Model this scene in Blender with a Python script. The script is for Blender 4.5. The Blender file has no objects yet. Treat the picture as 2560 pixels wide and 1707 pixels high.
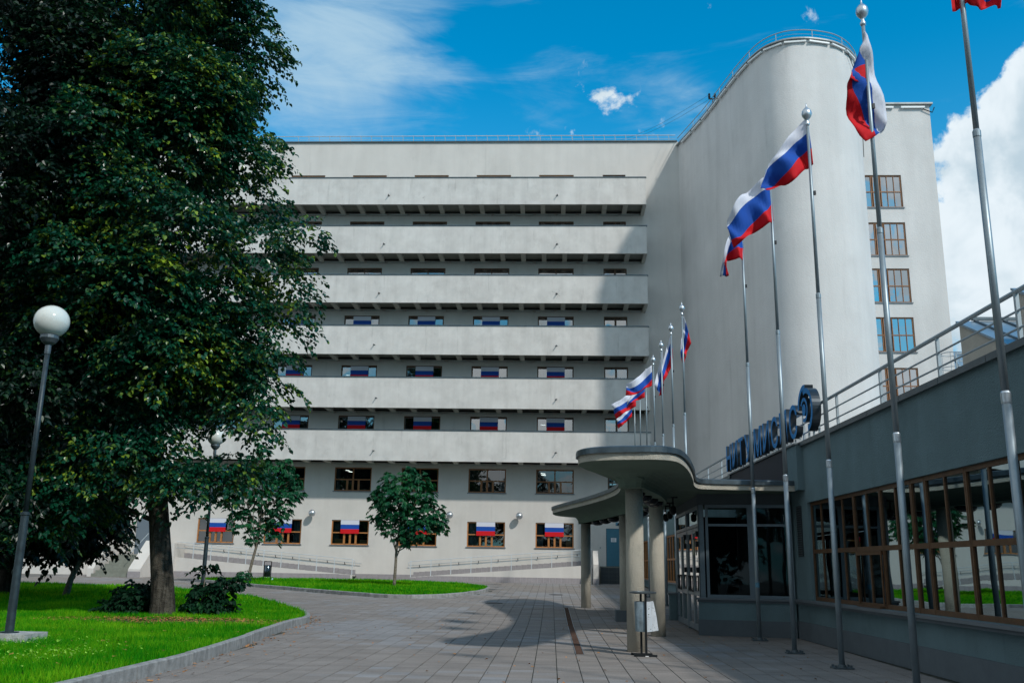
import bpy, math, random
import numpy as np
from mathutils import Vector, Matrix

random.seed(7)
RNG = np.random.default_rng(7)
SC = bpy.context.scene
COL = SC.collection

# ------------------------------------------------------------------ camera
cam_d = bpy.data.cameras.new("camera")
cam = bpy.data.objects.new("camera", cam_d)
COL.objects.link(cam)
SC.camera = cam
cam_d.sensor_width = 36.0
cam_d.lens = 2315.0 / 2560.0 * 36.0
cam_d.clip_start = 0.1
cam_d.clip_end = 3000.0
YAW, PITCH, ROLL = -0.045, 0.2373, 0.0165
_f = Vector((math.sin(YAW) * math.cos(PITCH), math.cos(YAW) * math.cos(PITCH), math.sin(PITCH)))
_r0 = Vector((math.cos(YAW), -math.sin(YAW), 0.0))
_u0 = _r0.cross(_f)
_r = _r0 * math.cos(ROLL) + _u0 * math.sin(ROLL)
_u = -_r0 * math.sin(ROLL) + _u0 * math.cos(ROLL)
m = Matrix((_r, _u, -_f)).transposed().to_4x4()
m.translation = Vector((0, 0, 1.6))
cam.matrix_world = m

# ------------------------------------------------------------------ exposure
SC.view_settings.view_transform = 'Standard'
SC.view_settings.look = 'None'
SC.view_settings.gamma = 1.0
SC.view_settings.exposure = 0.0
SC.view_settings.use_curve_mapping = False
SC.cycles.max_bounces = 8
SC.cycles.diffuse_bounces = 3
SC.cycles.glossy_bounces = 3
SC.cycles.transmission_bounces = 4
SC.cycles.transparent_max_bounces = 8

# ------------------------------------------------------------------ sun
SUNV = Vector((0.85, -1.0, 1.12)).normalized()          # towards the sun
SUN_EL = math.asin(SUNV.z)
SUN_AZ = math.atan2(SUNV.x, SUNV.y)
sd = bpy.data.lights.new("sun", 'SUN')
sd.energy = 2.95
sd.angle = math.radians(2.2)
sd.color = (1.0, 0.955, 0.88)
so = bpy.data.objects.new("sun", sd)
COL.objects.link(so)
so.rotation_euler = (-SUNV).to_track_quat('-Z', 'Y').to_euler()
so.location = (30, -30, 60)

# ------------------------------------------------------------------ sky with clouds
W = bpy.data.worlds.new("World")
SC.world = W
W.use_nodes = True
wt = W.node_tree
for n in list(wt.nodes):
    wt.nodes.remove(n)


def wn(kind, **kw):
    n = wt.nodes.new(kind)
    for k, v in kw.items():
        setattr(n, k, v)
    return n


def wl(a, b):
    wt.links.new(a, b)


def wmath(op, a, b=None, c=None, clamp=False):
    n = wn('ShaderNodeMath', operation=op, use_clamp=clamp)
    for i, v in enumerate((a, b, c)):
        if v is None:
            continue
        if isinstance(v, (int, float)):
            n.inputs[i].default_value = v
        else:
            wl(v, n.inputs[i])
    return n.outputs[0]


sky = wn('ShaderNodeTexSky')
sky.sky_type = 'NISHITA'
sky.sun_disc = False
sky.sun_elevation = SUN_EL
sky.sun_rotation = SUN_AZ
sky.altitude = 150
sky.air_density = 1.0
sky.dust_density = 0.4
sky.ozone_density = 2.6
tint = wn('ShaderNodeMix', data_type='RGBA', blend_type='MULTIPLY')
tint.inputs[0].default_value = 1.0
wl(sky.outputs[0], tint.inputs[6])
tint.inputs[7].default_value = (0.0, 1.05, 1.30, 1)

tc = wn('ShaderNodeTexCoord')
nrm = wn('ShaderNodeVectorMath', operation='NORMALIZE')
wl(tc.outputs['Generated'], nrm.inputs[0])
DIR = nrm.outputs[0]
sep = wn('ShaderNodeSeparateXYZ')
wl(DIR, sep.inputs[0])
zz = wmath('MAXIMUM', sep.outputs[2], 0.06)
px = wmath('DIVIDE', sep.outputs[0], zz)
py = wmath('DIVIDE', sep.outputs[1], zz)
flat = wn('ShaderNodeCombineXYZ')
wl(px, flat.inputs[0]); wl(py, flat.inputs[1])


def spot(az, el, r0, r1):
    a, e = math.radians(az), math.radians(el)
    d = (math.sin(a) * math.cos(e), math.cos(a) * math.cos(e), math.sin(e))
    n = wn('ShaderNodeVectorMath', operation='DOT_PRODUCT')
    wl(DIR, n.inputs[0]); n.inputs[1].default_value = d
    mr = wn('ShaderNodeMapRange', interpolation_type='SMOOTHSTEP')
    wl(n.outputs['Value'], mr.inputs[0])
    mr.inputs[1].default_value = math.cos(math.radians(r1))
    mr.inputs[2].default_value = math.cos(math.radians(r0))
    return mr.outputs[0]


def noise(vec, scale, detail, rough, dist=0.0, mapping=None):
    if mapping:
        mp = wn('ShaderNodeMapping')
        mp.inputs['Rotation'].default_value = mapping[0]
        mp.inputs['Scale'].default_value = mapping[1]
        wl(vec, mp.inputs[0]); vec = mp.outputs[0]
    n = wn('ShaderNodeTexNoise')
    n.inputs['Scale'].default_value = scale
    n.inputs['Detail'].default_value = detail
    n.inputs['Roughness'].default_value = rough
    n.inputs['Distortion'].default_value = dist
    wl(vec, n.inputs['Vector'])
    return n.outputs[0]


def ramp(v, a, b):
    mr = wn('ShaderNodeMapRange', interpolation_type='SMOOTHSTEP')
    wl(v, mr.inputs[0])
    mr.inputs[1].default_value = a
    mr.inputs[2].default_value = b
    return mr.outputs[0]


# thin high cloud, streaked
c1 = noise(DIR, 3.4, 7, 0.58, 0.7, ((0, math.radians(24), 0), (1.0, 1.0, 2.6)))
c2 = noise(DIR, 9.0, 8, 0.64, 0.8, ((0, math.radians(30), 0), (0.6, 0.6, 3.0)))
cir = wmath('ADD', wmath('MULTIPLY', c1, 0.56), wmath('MULTIPLY', c2, 0.44))
bias = wmath('MULTIPLY', spot(-19.5, 34.5, 0.5, 13.0), 0.17)
bias = wmath('ADD', bias, wmath('MULTIPLY', spot(-11.8, 28.8, 0.2, 7.5), 0.125))
bias = wmath('ADD', bias, wmath('MULTIPLY', spot(-18.0, 27.0, 2.0, 9.0), 0.09))
bias = wmath('ADD', bias, wmath('MULTIPLY', spot(0.0, 29.5, 0.5, 4.5), 0.10))
bias = wmath('ADD', bias, wmath('MULTIPLY', spot(7.0, 27.0, 0.5, 4.5), 0.13))
bias = wmath('ADD', bias, wmath('MULTIPLY', spot(-3.0, 37.5, 0.5, 5.0), 0.07))
bias = wmath('ADD', bias, wmath('MULTIPLY', spot(200.0, 55.0, 20.0, 85.0), 0.20))  # unseen thin cloud added behind the camera for reflections and fill
cir = ramp(wmath('ADD', cir, bias), 0.555, 0.93)
cir = wmath('MULTIPLY', cir, 0.85)
# heaped cloud, right and low, plus unseen banks added for fill light
k1 = noise(DIR, 16.0, 12, 0.62, 0.15)
k2 = noise(DIR, 5.0, 3, 0.5, 0.0)
kk = wmath('ADD', wmath('MULTIPLY', k1, 0.65), wmath('MULTIPLY', k2, 0.35))
kb = wmath('MULTIPLY', spot(30.5, 17.5, 3.0, 11.0), 0.38)
kb = wmath('ADD', kb, wmath('MULTIPLY', spot(28.6, 23.0, 1.0, 4.2), 0.20))
kb = wmath('ADD', kb, wmath('MULTIPLY', spot(3.7, 28.2, 0.1, 1.2), 0.043))
kb = wmath('ADD', kb, wmath('MULTIPLY', spot(28.4, 27.7, 0.1, 1.5), 0.10))
kb = wmath('ADD', kb, wmath('MULTIPLY', spot(-95.0, 30.0, 10.0, 66.0), 0.23))  # unseen bank added on the left to brighten the tower's shaded side
kb = wmath('ADD', kb, wmath('MULTIPLY', spot(175.0, 30.0, 10.0, 85.0), 0.19))  # unseen bank added behind the camera for fill light and window reflections
cum = ramp(wmath('ADD', kk, kb), 0.625, 0.70)
kb2 = wmath('MULTIPLY', spot(27.6, 21.6, 0.0, 2.2), -0.14)
cum = ramp(wmath('ADD', wmath('ADD', kk, kb), kb2), 0.625, 0.70)
shade = ramp(noise(DIR, 10.0, 5, 0.55, 0.3), 0.36, 0.62)
cumcol = wn('ShaderNodeMix', data_type='RGBA')
wl(shade, cumcol.inputs[0])
cumcol.inputs[6].default_value = (3.4, 4.3, 4.9, 1)
cumcol.inputs[7].default_value = (5.5, 6.1, 6.5, 1)
mixa = wn('ShaderNodeMix', data_type='RGBA')
wl(cir, mixa.inputs[0]); wl(tint.outputs[2], mixa.inputs[6])
mixa.inputs[7].default_value = (3.1, 4.4, 5.3, 1)
mixb = wn('ShaderNodeMix', data_type='RGBA')
wl(cum, mixb.inputs[0]); wl(mixa.outputs[2], mixb.inputs[6]); wl(cumcol.outputs[2], mixb.inputs[7])
hz = wn('ShaderNodeMapRange', interpolation_type='SMOOTHSTEP')
wl(sep.outputs[2], hz.inputs[0])
hz.inputs[1].default_value = 0.52; hz.inputs[2].default_value = 0.0; hz.inputs[3].default_value = 0.0; hz.inputs[4].default_value = 0.72
mixh = wn('ShaderNodeMix', data_type='RGBA')
wl(hz.outputs[0], mixh.inputs[0]); wl(tint.outputs[2], mixh.inputs[6]); mixh.inputs[7].default_value = (2.2, 3.7, 4.6, 1)
wl(mixh.outputs[2], mixa.inputs[6])
bg = wn('ShaderNodeBackground')
bg.inputs['Strength'].default_value = 0.15
wl(mixb.outputs[2], bg.inputs['Color'])
wo = wn('ShaderNodeOutputWorld')
wl(bg.outputs[0], wo.inputs['Surface'])

# ------------------------------------------------------------------ materials
MATS = {}


def mat(name, col, rough=0.6, metal=0.0, spec=0.5, var=None, bump=None, streak=None, col2=None, island=0.0, emit=None, drips=None):
    """procedural surface: base colour, noise variation (scale, amount), bump (scale, strength), vertical streaks"""
    if name in MATS:
        return MATS[name]
    mt = bpy.data.materials.new(name)
    mt.use_nodes = True
    t = mt.node_tree
    b = t.nodes['Principled BSDF']
    b.inputs['Roughness'].default_value = rough
    b.inputs['Metallic'].default_value = metal
    b.inputs['Specular IOR Level'].default_value = spec
    c = (col[0], col[1], col[2], 1)
    b.inputs['Base Color'].default_value = c
    geo = t.nodes.new('ShaderNodeNewGeometry')
    out = None

    def nz(scale, detail=5, sc=(1, 1, 1), rough_=0.6):
        mp = t.nodes.new('ShaderNodeMapping')
        mp.inputs['Scale'].default_value = sc
        t.links.new(geo.outputs['Position'], mp.inputs[0])
        n = t.nodes.new('ShaderNodeTexNoise')
        n.inputs['Scale'].default_value = scale
        n.inputs['Detail'].default_value = detail
        n.inputs['Roughness'].default_value = rough_
        t.links.new(mp.outputs[0], n.inputs['Vector'])
        return n.outputs[0]

    def mul(fac_socket, lo, hi, prev, a=0.3, bb=0.7):
        mr = t.nodes.new('ShaderNodeMapRange')
        t.links.new(fac_socket, mr.inputs[0])
        mr.inputs[1].default_value = a; mr.inputs[2].default_value = bb
        mr.inputs[3].default_value = lo; mr.inputs[4].default_value = hi
        mx = t.nodes.new('ShaderNodeMix'); mx.data_type = 'RGBA'; mx.blend_type = 'MULTIPLY'
        mx.inputs[0].default_value = 1.0
        if prev is None:
            mx.inputs[6].default_value = c
        else:
            t.links.new(prev, mx.inputs[6])
        t.links.new(mr.outputs[0], mx.inputs[7])
        return mx.outputs[2]
    if col2 is not None:
        mx = t.nodes.new('ShaderNodeMix'); mx.data_type = 'RGBA'
        mr = t.nodes.new('ShaderNodeMapRange')
        t.links.new(nz(col2[1]), mr.inputs[0])
        mr.inputs[1].default_value = 0.4; mr.inputs[2].default_value = 0.6
        t.links.new(mr.outputs[0], mx.inputs[0])
        mx.inputs[6].default_value = c
        mx.inputs[7].default_value = (*col2[0], 1)
        out = mx.outputs[2]
    if var:
        out = mul(nz(var[0]), 1 - var[1], 1 + var[1], out)
    if streak:
        out = mul(nz(streak[0], 4, (1, 1, 0.07)), 1 - streak[1], 1 + streak[1] * 0.4, out, 0.35, 0.6)
    if drips:
        out = mul(nz(drips[0], 6, (1, 1, 0.10), 0.7), 1.0, 1 - drips[1], out, 0.60, 0.74)
        out = mul(nz(drips[0] * 0.35, 8, (1, 1, 0.8), 0.75), 1.0, 1 - drips[1] * 0.25, out, 0.56, 0.60)
    if island:
        mr = t.nodes.new('ShaderNodeMapRange')
        t.links.new(geo.outputs['Random Per Island'], mr.inputs[0])
        out = mul(geo.outputs['Random Per Island'], 1 - island, 1 + island, out, 0.0, 1.0)
    if out is not None:
        t.links.new(out, b.inputs['Base Color'])
    if bump:
        bp = t.nodes.new('ShaderNodeBump')
        bp.inputs['Strength'].default_value = bump[1]
        bp.inputs['Distance'].default_value = bump[2] if len(bump) > 2 else 0.02
        t.links.new(nz(bump[0], 6), bp.inputs['Height'])
        t.links.new(bp.outputs[0], b.inputs['Normal'])
    if emit:
        b.inputs['Emission Color'].default_value = (*emit[0], 1)
        b.inputs['Emission Strength'].default_value = emit[1]
    MATS[name] = mt
    return mt


def glass_mat(name, tint_c, refl_c=(0.92, 0.90, 0.88), f0=0.10, see=0.85):
    mt = bpy.data.materials.new(name)
    mt.use_nodes = True
    t = mt.node_tree
    for n in list(t.nodes):
        t.nodes.remove(n)
    o = t.nodes.new('ShaderNodeOutputMaterial')
    tr = t.nodes.new('ShaderNodeBsdfTransparent')
    tr.inputs[0].default_value = (tint_c[0] * see, tint_c[1] * see, tint_c[2] * see, 1)
    gl = t.nodes.new('ShaderNodeBsdfGlossy')
    gl.inputs['Color'].default_value = (*refl_c, 1)
    gl.inputs['Roughness'].default_value = 0.015
    geo = t.nodes.new('ShaderNodeNewGeometry')
    nz = t.nodes.new('ShaderNodeTexNoise'); nz.inputs['Scale'].default_value = 0.9
    nz.inputs['Detail'].default_value = 1
    t.links.new(geo.outputs['Position'], nz.inputs['Vector'])
    bp = t.nodes.new('ShaderNodeBump'); bp.inputs['Strength'].default_value = 0.06
    bp.inputs['Distance'].default_value = 0.08
    t.links.new(nz.outputs[0], bp.inputs['Height'])
    t.links.new(bp.outputs[0], gl.inputs['Normal'])
    lw = t.nodes.new('ShaderNodeFresnel')
    lw.inputs['IOR'].default_value = 1.5
    ad = t.nodes.new('ShaderNodeMath'); ad.operation = 'ADD'; ad.use_clamp = True
    t.links.new(lw.outputs[0], ad.inputs[0]); ad.inputs[1].default_value = f0
    mx = t.nodes.new('ShaderNodeMixShader')
    t.links.new(ad.outputs[0], mx.inputs[0])
    t.links.new(tr.outputs[0], mx.inputs[1]); t.links.new(gl.outputs[0], mx.inputs[2])
    t.links.new(mx.outputs[0], o.inputs[0])
    MATS[name] = mt
    return mt


def leaf_mat(name, c_dark, c_mid, c_light, trans=0.35, rough=0.38, spec=0.45, mid=0.71):
    mt = bpy.data.materials.new(name)
    mt.use_nodes = True
    t = mt.node_tree
    b = t.nodes['Principled BSDF']
    b.inputs['Roughness'].default_value = rough
    b.inputs['Specular IOR Level'].default_value = spec
    geo = t.nodes.new('ShaderNodeNewGeometry')
    cr = t.nodes.new('ShaderNodeValToRGB')
    cr.color_ramp.elements[0].position = 0.0
    cr.color_ramp.elements[0].color = (*c_dark, 1)
    cr.color_ramp.elements[1].position = 1.0
    cr.color_ramp.elements[1].color = (*c_light, 1)
    e = cr.color_ramp.elements.new(mid); e.color = (*c_mid, 1)
    nz = t.nodes.new('ShaderNodeTexNoise'); nz.inputs['Scale'].default_value = 0.7
    t.links.new(geo.outputs['Position'], nz.inputs['Vector'])
    ad = t.nodes.new('ShaderNodeMath'); ad.operation = 'MULTIPLY_ADD'
    t.links.new(nz.outputs[0], ad.inputs[0]); ad.inputs[1].default_value = 0.85
    ad2 = t.nodes.new('ShaderNodeMath'); ad2.operation = 'MULTIPLY'
    t.links.new(geo.outputs['Random Per Island'], ad2.inputs[0]); ad2.inputs[1].default_value = 0.42
    t.links.new(ad2.outputs[0], ad.inputs[2])
    t.links.new(ad.outputs[0], cr.inputs[0])
    t.links.new(cr.outputs[0], b.inputs['Base Color'])
    tl = t.nodes.new('ShaderNodeBsdfTranslucent')
    hs = t.nodes.new('ShaderNodeHueSaturation')
    hs.inputs['Hue'].default_value = 0.48
    hs.inputs['Saturation'].default_value = 1.1
    hs.inputs['Value'].default_value = 1.4
    t.links.new(cr.outputs[0], hs.inputs['Color'])
    t.links.new(hs.outputs[0], tl.inputs[0])
    mx = t.nodes.new('ShaderNodeMixShader'); mx.inputs[0].default_value = trans
    o = t.nodes['Material Output']
    t.links.new(b.outputs[0], mx.inputs[1]); t.links.new(tl.outputs[0], mx.inputs[2])
    t.links.new(mx.outputs[0], o.inputs[0])
    MATS[name] = mt
    return mt


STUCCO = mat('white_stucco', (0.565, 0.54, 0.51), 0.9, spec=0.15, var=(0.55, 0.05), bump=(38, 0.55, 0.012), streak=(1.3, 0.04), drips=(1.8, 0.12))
STUCCO_BALC = mat('balcony_stucco', (0.575, 0.562, 0.542), 0.9, spec=0.15, var=(1.3, 0.07), bump=(26, 0.5, 0.016), streak=(2.2, 0.06), col2=((0.53, 0.515, 0.495), 0.7), drips=(3.2, 0.22))
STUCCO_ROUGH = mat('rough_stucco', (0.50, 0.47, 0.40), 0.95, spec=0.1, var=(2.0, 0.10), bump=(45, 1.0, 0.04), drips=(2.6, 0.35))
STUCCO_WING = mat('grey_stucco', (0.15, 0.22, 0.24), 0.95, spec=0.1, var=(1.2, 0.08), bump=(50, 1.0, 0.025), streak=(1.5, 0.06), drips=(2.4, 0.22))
STUCCO_TOWER = mat('tower_stucco', (0.63, 0.615, 0.605), 0.9, spec=0.15, var=(1.0, 0.06), bump=(14, 0.5, 0.03), streak=(1.2, 0.05), col2=((0.575, 0.565, 0.555), 0.25), drips=(1.1, 0.12))
PLINTH = mat('plinth_grey', (0.115, 0.135, 0.15), 0.9, spec=0.2, var=(3, 0.08), bump=(60, 0.5))
PLINTH_TILE = mat('plinth_tile', (0.27, 0.25, 0.26), 0.75, var=(5, 0.10), bump=(50, 0.3))
SOFFIT = mat('soffit_concrete', (0.30, 0.31, 0.28), 0.95, spec=0.1, var=(2, 0.12), bump=(20, 0.3))
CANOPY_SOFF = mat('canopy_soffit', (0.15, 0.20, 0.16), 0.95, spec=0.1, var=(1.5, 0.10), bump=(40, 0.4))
BEAMC = mat('beam_concrete', (0.55, 0.55, 0.50), 0.95, spec=0.1, var=(2, 0.12))
COPING = mat('dark_coping', (0.10, 0.125, 0.14), 0.45, metal=0.5, var=(3, 0.15))
FLASHING = mat('zinc_flashing', (0.09, 0.12, 0.14), 0.42, metal=0.6, var=(2.5, 0.35))
ALU = mat('brushed_aluminium', (0.52, 0.56, 0.60), 0.36, metal=0.8, var=(8, 0.05))
ALU_DULL = mat('dull_aluminium', (0.26, 0.31, 0.34), 0.45, metal=0.6, var=(5, 0.10))
RAILP = mat('painted_rail', (0.34, 0.39, 0.42), 0.45, metal=0.25, var=(6, 0.1))
RAILW = mat('pale_painted_rail', (0.50, 0.54, 0.57), 0.5, metal=0.1, var=(6, 0.08))
WOOD = mat('window_wood', (0.36, 0.15, 0.045), 0.5, var=(9, 0.2), bump=(40, 0.15))
WOOD_MID = mat('brown_window_wood', (0.23, 0.095, 0.03), 0.5, var=(9, 0.2), bump=(40, 0.15))
WOOD_DARK = mat('dark_window_wood', (0.095, 0.042, 0.014), 0.45, var=(9, 0.3), bump=(40, 0.15))
SILL = mat('metal_sill', (0.16, 0.18, 0.20), 0.5, metal=0.4, var=(4, 0.1))
GLASS = glass_mat('window_glass', (0.75, 0.86, 0.88), f0=0.10, see=0.85)
GLASS_SKY = glass_mat('upper_window_glass', (0.6, 0.75, 0.8), f0=0.30, see=0.7)
GLASS_WING = glass_mat('wing_glass', (0.70, 0.82, 0.86), f0=-0.0, refl_c=(0.30, 0.38, 0.41), see=0.6)
ROOM = mat('dark_room', (0.008, 0.010, 0.011), 0.9, var=(0.6, 0.5))  # near-black colour stands in for the shade of deep rooms
CURTAIN = mat('sheer_curtain', (0.16, 0.20, 0.21), 0.9, var=(3, 0.25), streak=(9, 0.35))
TUBE = mat('light_tube_casing', (0.42, 0.45, 0.44), 0.5)
TUBE_WHITE = mat('white_light_casing', (0.72, 0.74, 0.74), 0.4)
LIT = mat('lit_ceiling_lamp', (1, 1, 1), 0.5, emit=((1.0, 0.97, 0.9), 2.2))
NAVY = mat('navy_panel', (0.006, 0.012, 0.024), 0.6, spec=0.25, var=(2, 0.2))
BLUE_FACE = mat('blue_letter_face', (0.0, 0.20, 0.52), 0.5, spec=0.15, var=(3, 0.08))
BLUE_SIDE = mat('dark_letter_side', (0.035, 0.045, 0.055), 0.30, metal=0.5, var=(3, 0.15))
F_WHITE = mat('flag_white', (0.58, 0.60, 0.68), 0.8, spec=0.2, bump=(14, 0.2))
F_BLUE = mat('flag_blue', (0.006, 0.065, 0.34), 0.75, spec=0.25, bump=(14, 0.2))
F_RED = mat('flag_red', (0.55, 0.006, 0.012), 0.75, spec=0.25, bump=(14, 0.2))
BLACKM = mat('black_metal', (0.008, 0.011, 0.014), 0.45, metal=0.3, var=(5, 0.2))
POLE_DARK = mat('dark_pole_paint', (0.028, 0.045, 0.055), 0.5, metal=0.3, var=(9, 0.35))
GLOBE = mat('opal_globe', (0.62, 0.64, 0.60), 0.12, spec=0.6, var=(3, 0.04))
CONC = mat('kerb_concrete', (0.27, 0.275, 0.27), 0.9, spec=0.2, var=(6, 0.28), bump=(45, 0.5), streak=(7, 0.16), island=0.1)
CONC_STEP = mat('step_concrete', (0.19, 0.20, 0.17), 0.9, spec=0.2, var=(5, 0.15), bump=(45, 0.4))
SLAB = mat('paving_slab', (0.235, 0.228, 0.226), 0.9, spec=0.2, var=(0.5, 0.13), bump=(70, 0.5), island=0.10, col2=((0.205, 0.208, 0.220), 0.33))
JOINT = mat('paving_joint', (0.07, 0.075, 0.065), 1.0, spec=0.05, var=(4, 0.4))
ASPH = mat('asphalt', (0.15, 0.145, 0.14), 0.95, spec=0.2, var=(1.2, 0.12), bump=(60, 0.4))
SOIL = mat('lawn_soil', (0.012, 0.022, 0.006), 1.0, spec=0.05, var=(1.5, 0.4), bump=(20, 0.6))
BARK = mat('linden_bark', (0.060, 0.054, 0.044), 0.95, spec=0.1, var=(7, 0.35), streak=(14, 0.6), bump=(16, 1.0, 0.05))
BARK_THIN = mat('sapling_bark', (0.17, 0.15, 0.12), 0.9, spec=0.1, var=(12, 0.4), bump=(30, 0.5))
DOORBLUE = mat('blue_door_paint', (0.035, 0.15, 0.22), 0.5, var=(3, 0.06))
BEIGE = mat('beige_render', (0.50, 0.45, 0.38), 0.95, spec=0.1, var=(3, 0.06), bump=(50, 0.4))
ROOFMET = mat('blue_grey_roof_sheet', (0.24, 0.33, 0.40), 0.35, metal=0.5, var=(2, 0.12))
RUST = mat('rusty_grate', (0.10, 0.055, 0.038), 0.8, metal=0.3, var=(12, 0.5), bump=(30, 0.4))
PAPER = mat('white_paper', (0.7, 0.71, 0.73), 0.8)
GREYPRINT = mat('grey_print', (0.25, 0.27, 0.30), 0.8)
CARD = mat('cardboard', (0.28, 0.17, 0.08), 0.9)
BOTTLE = mat('pale_plastic', (0.35, 0.55, 0.62), 0.15, spec=0.6)
L_LINDEN = leaf_mat('linden_leaves', (0.001, 0.020, 0.012), (0.004, 0.062, 0.030), (0.24, 0.34, 0.02), trans=0.18, rough=0.30)  # yellow-green tone imitates sunlit clumps, put into the leaf colour
L_SHADE = leaf_mat('shade_linden_leaves', (0.001, 0.010, 0.007), (0.002, 0.018, 0.011), (0.02, 0.07, 0.012), trans=0.18, rough=0.4)  # darker copy of the linden leaves, shade put into the colour
L_CHEST = leaf_mat('chestnut_leaves', (0.003, 0.055, 0.026), (0.006, 0.085, 0.034), (0.03, 0.17, 0.04), trans=0.25, rough=0.42, spec=0.3)
L_ROWAN = leaf_mat('rowan_leaves', (0.010, 0.06, 0.035), (0.015, 0.085, 0.045), (0.12, 0.2, 0.03), trans=0.3, rough=0.4)
L_BUSH = leaf_mat('bush_leaves', (0.003, 0.02, 0.010), (0.005, 0.032, 0.014), (0.01, 0.08, 0.02), trans=0.2, rough=0.55, spec=0.15)
GRASS = leaf_mat('grass_blades', (0.004, 0.09, 0.004), (0.010, 0.25, 0.002), (0.22, 0.50, 0.012), trans=0.35, rough=0.7, spec=0.08, mid=0.52)
LITTER = mat('fallen_leaf', (0.34, 0.15, 0.045), 0.8, island=0.5)

# ------------------------------------------------------------------ building blocks


def G(y):
    """ground height: level near the camera, rising two per cent beyond 27 m"""
    return 0.0 if y < 27 else min(0.02 * (y - 27), 0.68)


def wloc(o):
    v = Vector((0, 0, 0))
    while o is not None:
        v = v + o.location
        o = o.parent
    return v


class MB:
    def __init__(s):
        s.v = []; s.f = []; s.m = []

    def add(s, vs, fs, mi=0):
        b = len(s.v)
        s.v.extend([tuple(p) for p in vs])
        for f in fs:
            s.f.append([b + i for i in f]); s.m.append(mi)
        return s

    def box(s, x0, x1, y0, y1, z0, z1, mi=0):
        return s.add([(x0, y0, z0), (x1, y0, z0), (x1, y1, z0), (x0, y1, z0), (x0, y0, z1), (x1, y0, z1), (x1, y1, z1), (x0, y1, z1)],
                     [(0, 3, 2, 1), (4, 5, 6, 7), (0, 1, 5, 4), (1, 2, 6, 5), (2, 3, 7, 6), (3, 0, 4, 7)], mi)

    def bar(s, p, q, w, h, mi=0, up=(0, 0, 1)):
        p = Vector(p); q = Vector(q); d = (q - p).normalized(); up = Vector(up)
        if abs(d.dot(up)) > 0.98:
            up = Vector((0, 1, 0))
        a = d.cross(up).normalized() * (w / 2); b = a.cross(d).normalized() * (h / 2)
        vs = [p - a - b, p + a - b, p + a + b, p - a + b, q - a - b, q + a - b, q + a + b, q - a + b]
        return s.add(vs, [(0, 1, 2, 3), (7, 6, 5, 4), (0, 4, 5, 1), (1, 5, 6, 2), (2, 6, 7, 3), (3, 7, 4, 0)], mi)

    def tube(s, pts, r, n=8, mi=0, closed=False):
        pts = [Vector(p) for p in pts]
        rs = r if isinstance(r, (list, tuple)) else [r] * len(pts)
        rows = []
        up = None
        for i, p in enumerate(pts):
            if closed:
                d = (pts[(i + 1) % len(pts)] - pts[i - 1]).normalized()
            else:
                d = (pts[min(i + 1, len(pts) - 1)] - pts[max(i - 1, 0)]).normalized()
            if up is None:
                up = Vector((0, 0, 1)) if abs(d.z) < 0.9 else Vector((1, 0, 0))
            a = d.cross(up)
            if a.length < 1e-4:
                up = Vector((0, 1, 0)); a = d.cross(up)
            a.normalize(); b = a.cross(d).normalized()
            rows.append([p + (a * math.cos(2 * math.pi * k / n) + b * math.sin(2 * math.pi * k / n)) * rs[i] for k in range(n)])
        base = len(s.v)
        for row in rows:
            s.v.extend([tuple(x) for x in row])
        m_ = len(rows)
        for i in range(m_ if closed else m_ - 1):
            j = (i + 1) % m_
            for k in range(n):
                s.f.append([base + i * n + k, base + i * n + (k + 1) % n, base + j * n + (k + 1) % n, base + j * n + k]); s.m.append(mi)
        if not closed:
            s.f.append([base + k for k in range(n)][::-1]); s.m.append(mi)
            s.f.append([base + (m_ - 1) * n + k for k in range(n)]); s.m.append(mi)
        return s

    def lathe(s, prof, c=(0, 0, 0), n=20, mi=0):
        base = len(s.v)
        for r, z in prof:
            for k in range(n):
                a = 2 * math.pi * k / n
                s.v.append((c[0] + r * math.cos(a), c[1] + r * math.sin(a), c[2] + z))
        for i in range(len(prof) - 1):
            for k in range(n):
                s.f.append([base + i * n + k, base + i * n + (k + 1) % n, base + (i + 1) * n + (k + 1) % n, base + (i + 1) * n + k]); s.m.append(mi)
        s.f.append([base + k for k in range(n)][::-1]); s.m.append(mi)
        s.f.append([base + (len(prof) - 1) * n + k for k in range(n)]); s.m.append(mi)
        return s

    def prism(s, poly, z0, z1, mi=0, zf=None):
        n = len(poly); b = len(s.v)
        for x, y in poly:
            s.v.append((x, y, z0 + (zf(x, y) if zf else 0)))
        for x, y in poly:
            s.v.append((x, y, z1 + (zf(x, y) if zf else 0)))
        s.f.append([b + i for i in range(n)][::-1]); s.m.append(mi)
        s.f.append([b + n + i for i in range(n)]); s.m.append(mi)
        for i in range(n):
            j = (i + 1) % n
            s.f.append([b + i, b + j, b + n + j, b + n + i]); s.m.append(mi)
        return s

    def rows(s, rr, mi=0, closed=False):
        b = len(s.v); n = len(rr[0])
        for r in rr:
            s.v.extend([tuple(p) for p in r])
        for i in range(len(rr) - 1):
            for k in range(n if closed else n - 1):
                s.f.append([b + i * n + k, b + i * n + (k + 1) % n, b + (i + 1) * n + (k + 1) % n, b + (i + 1) * n + k]); s.m.append(mi)
        return s

    def mesh(s, name, mats, smooth=False, off=(0, 0, 0)):
        me = bpy.data.meshes.new(name)
        o = Vector(off)
        me.from_pydata([tuple(Vector(v) - o) for v in s.v] if o.length > 0 else s.v, [], s.f)
        if not isinstance(mats, (list, tuple)):
            mats = [mats]
        for x in mats:
            me.materials.append(x)
        if len(mats) > 1:
            me.polygons.foreach_set('material_index', s.m)
        me.polygons.foreach_set('use_smooth', [bool(smooth)] * len(me.polygons))
        me.update()
        return me

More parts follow.
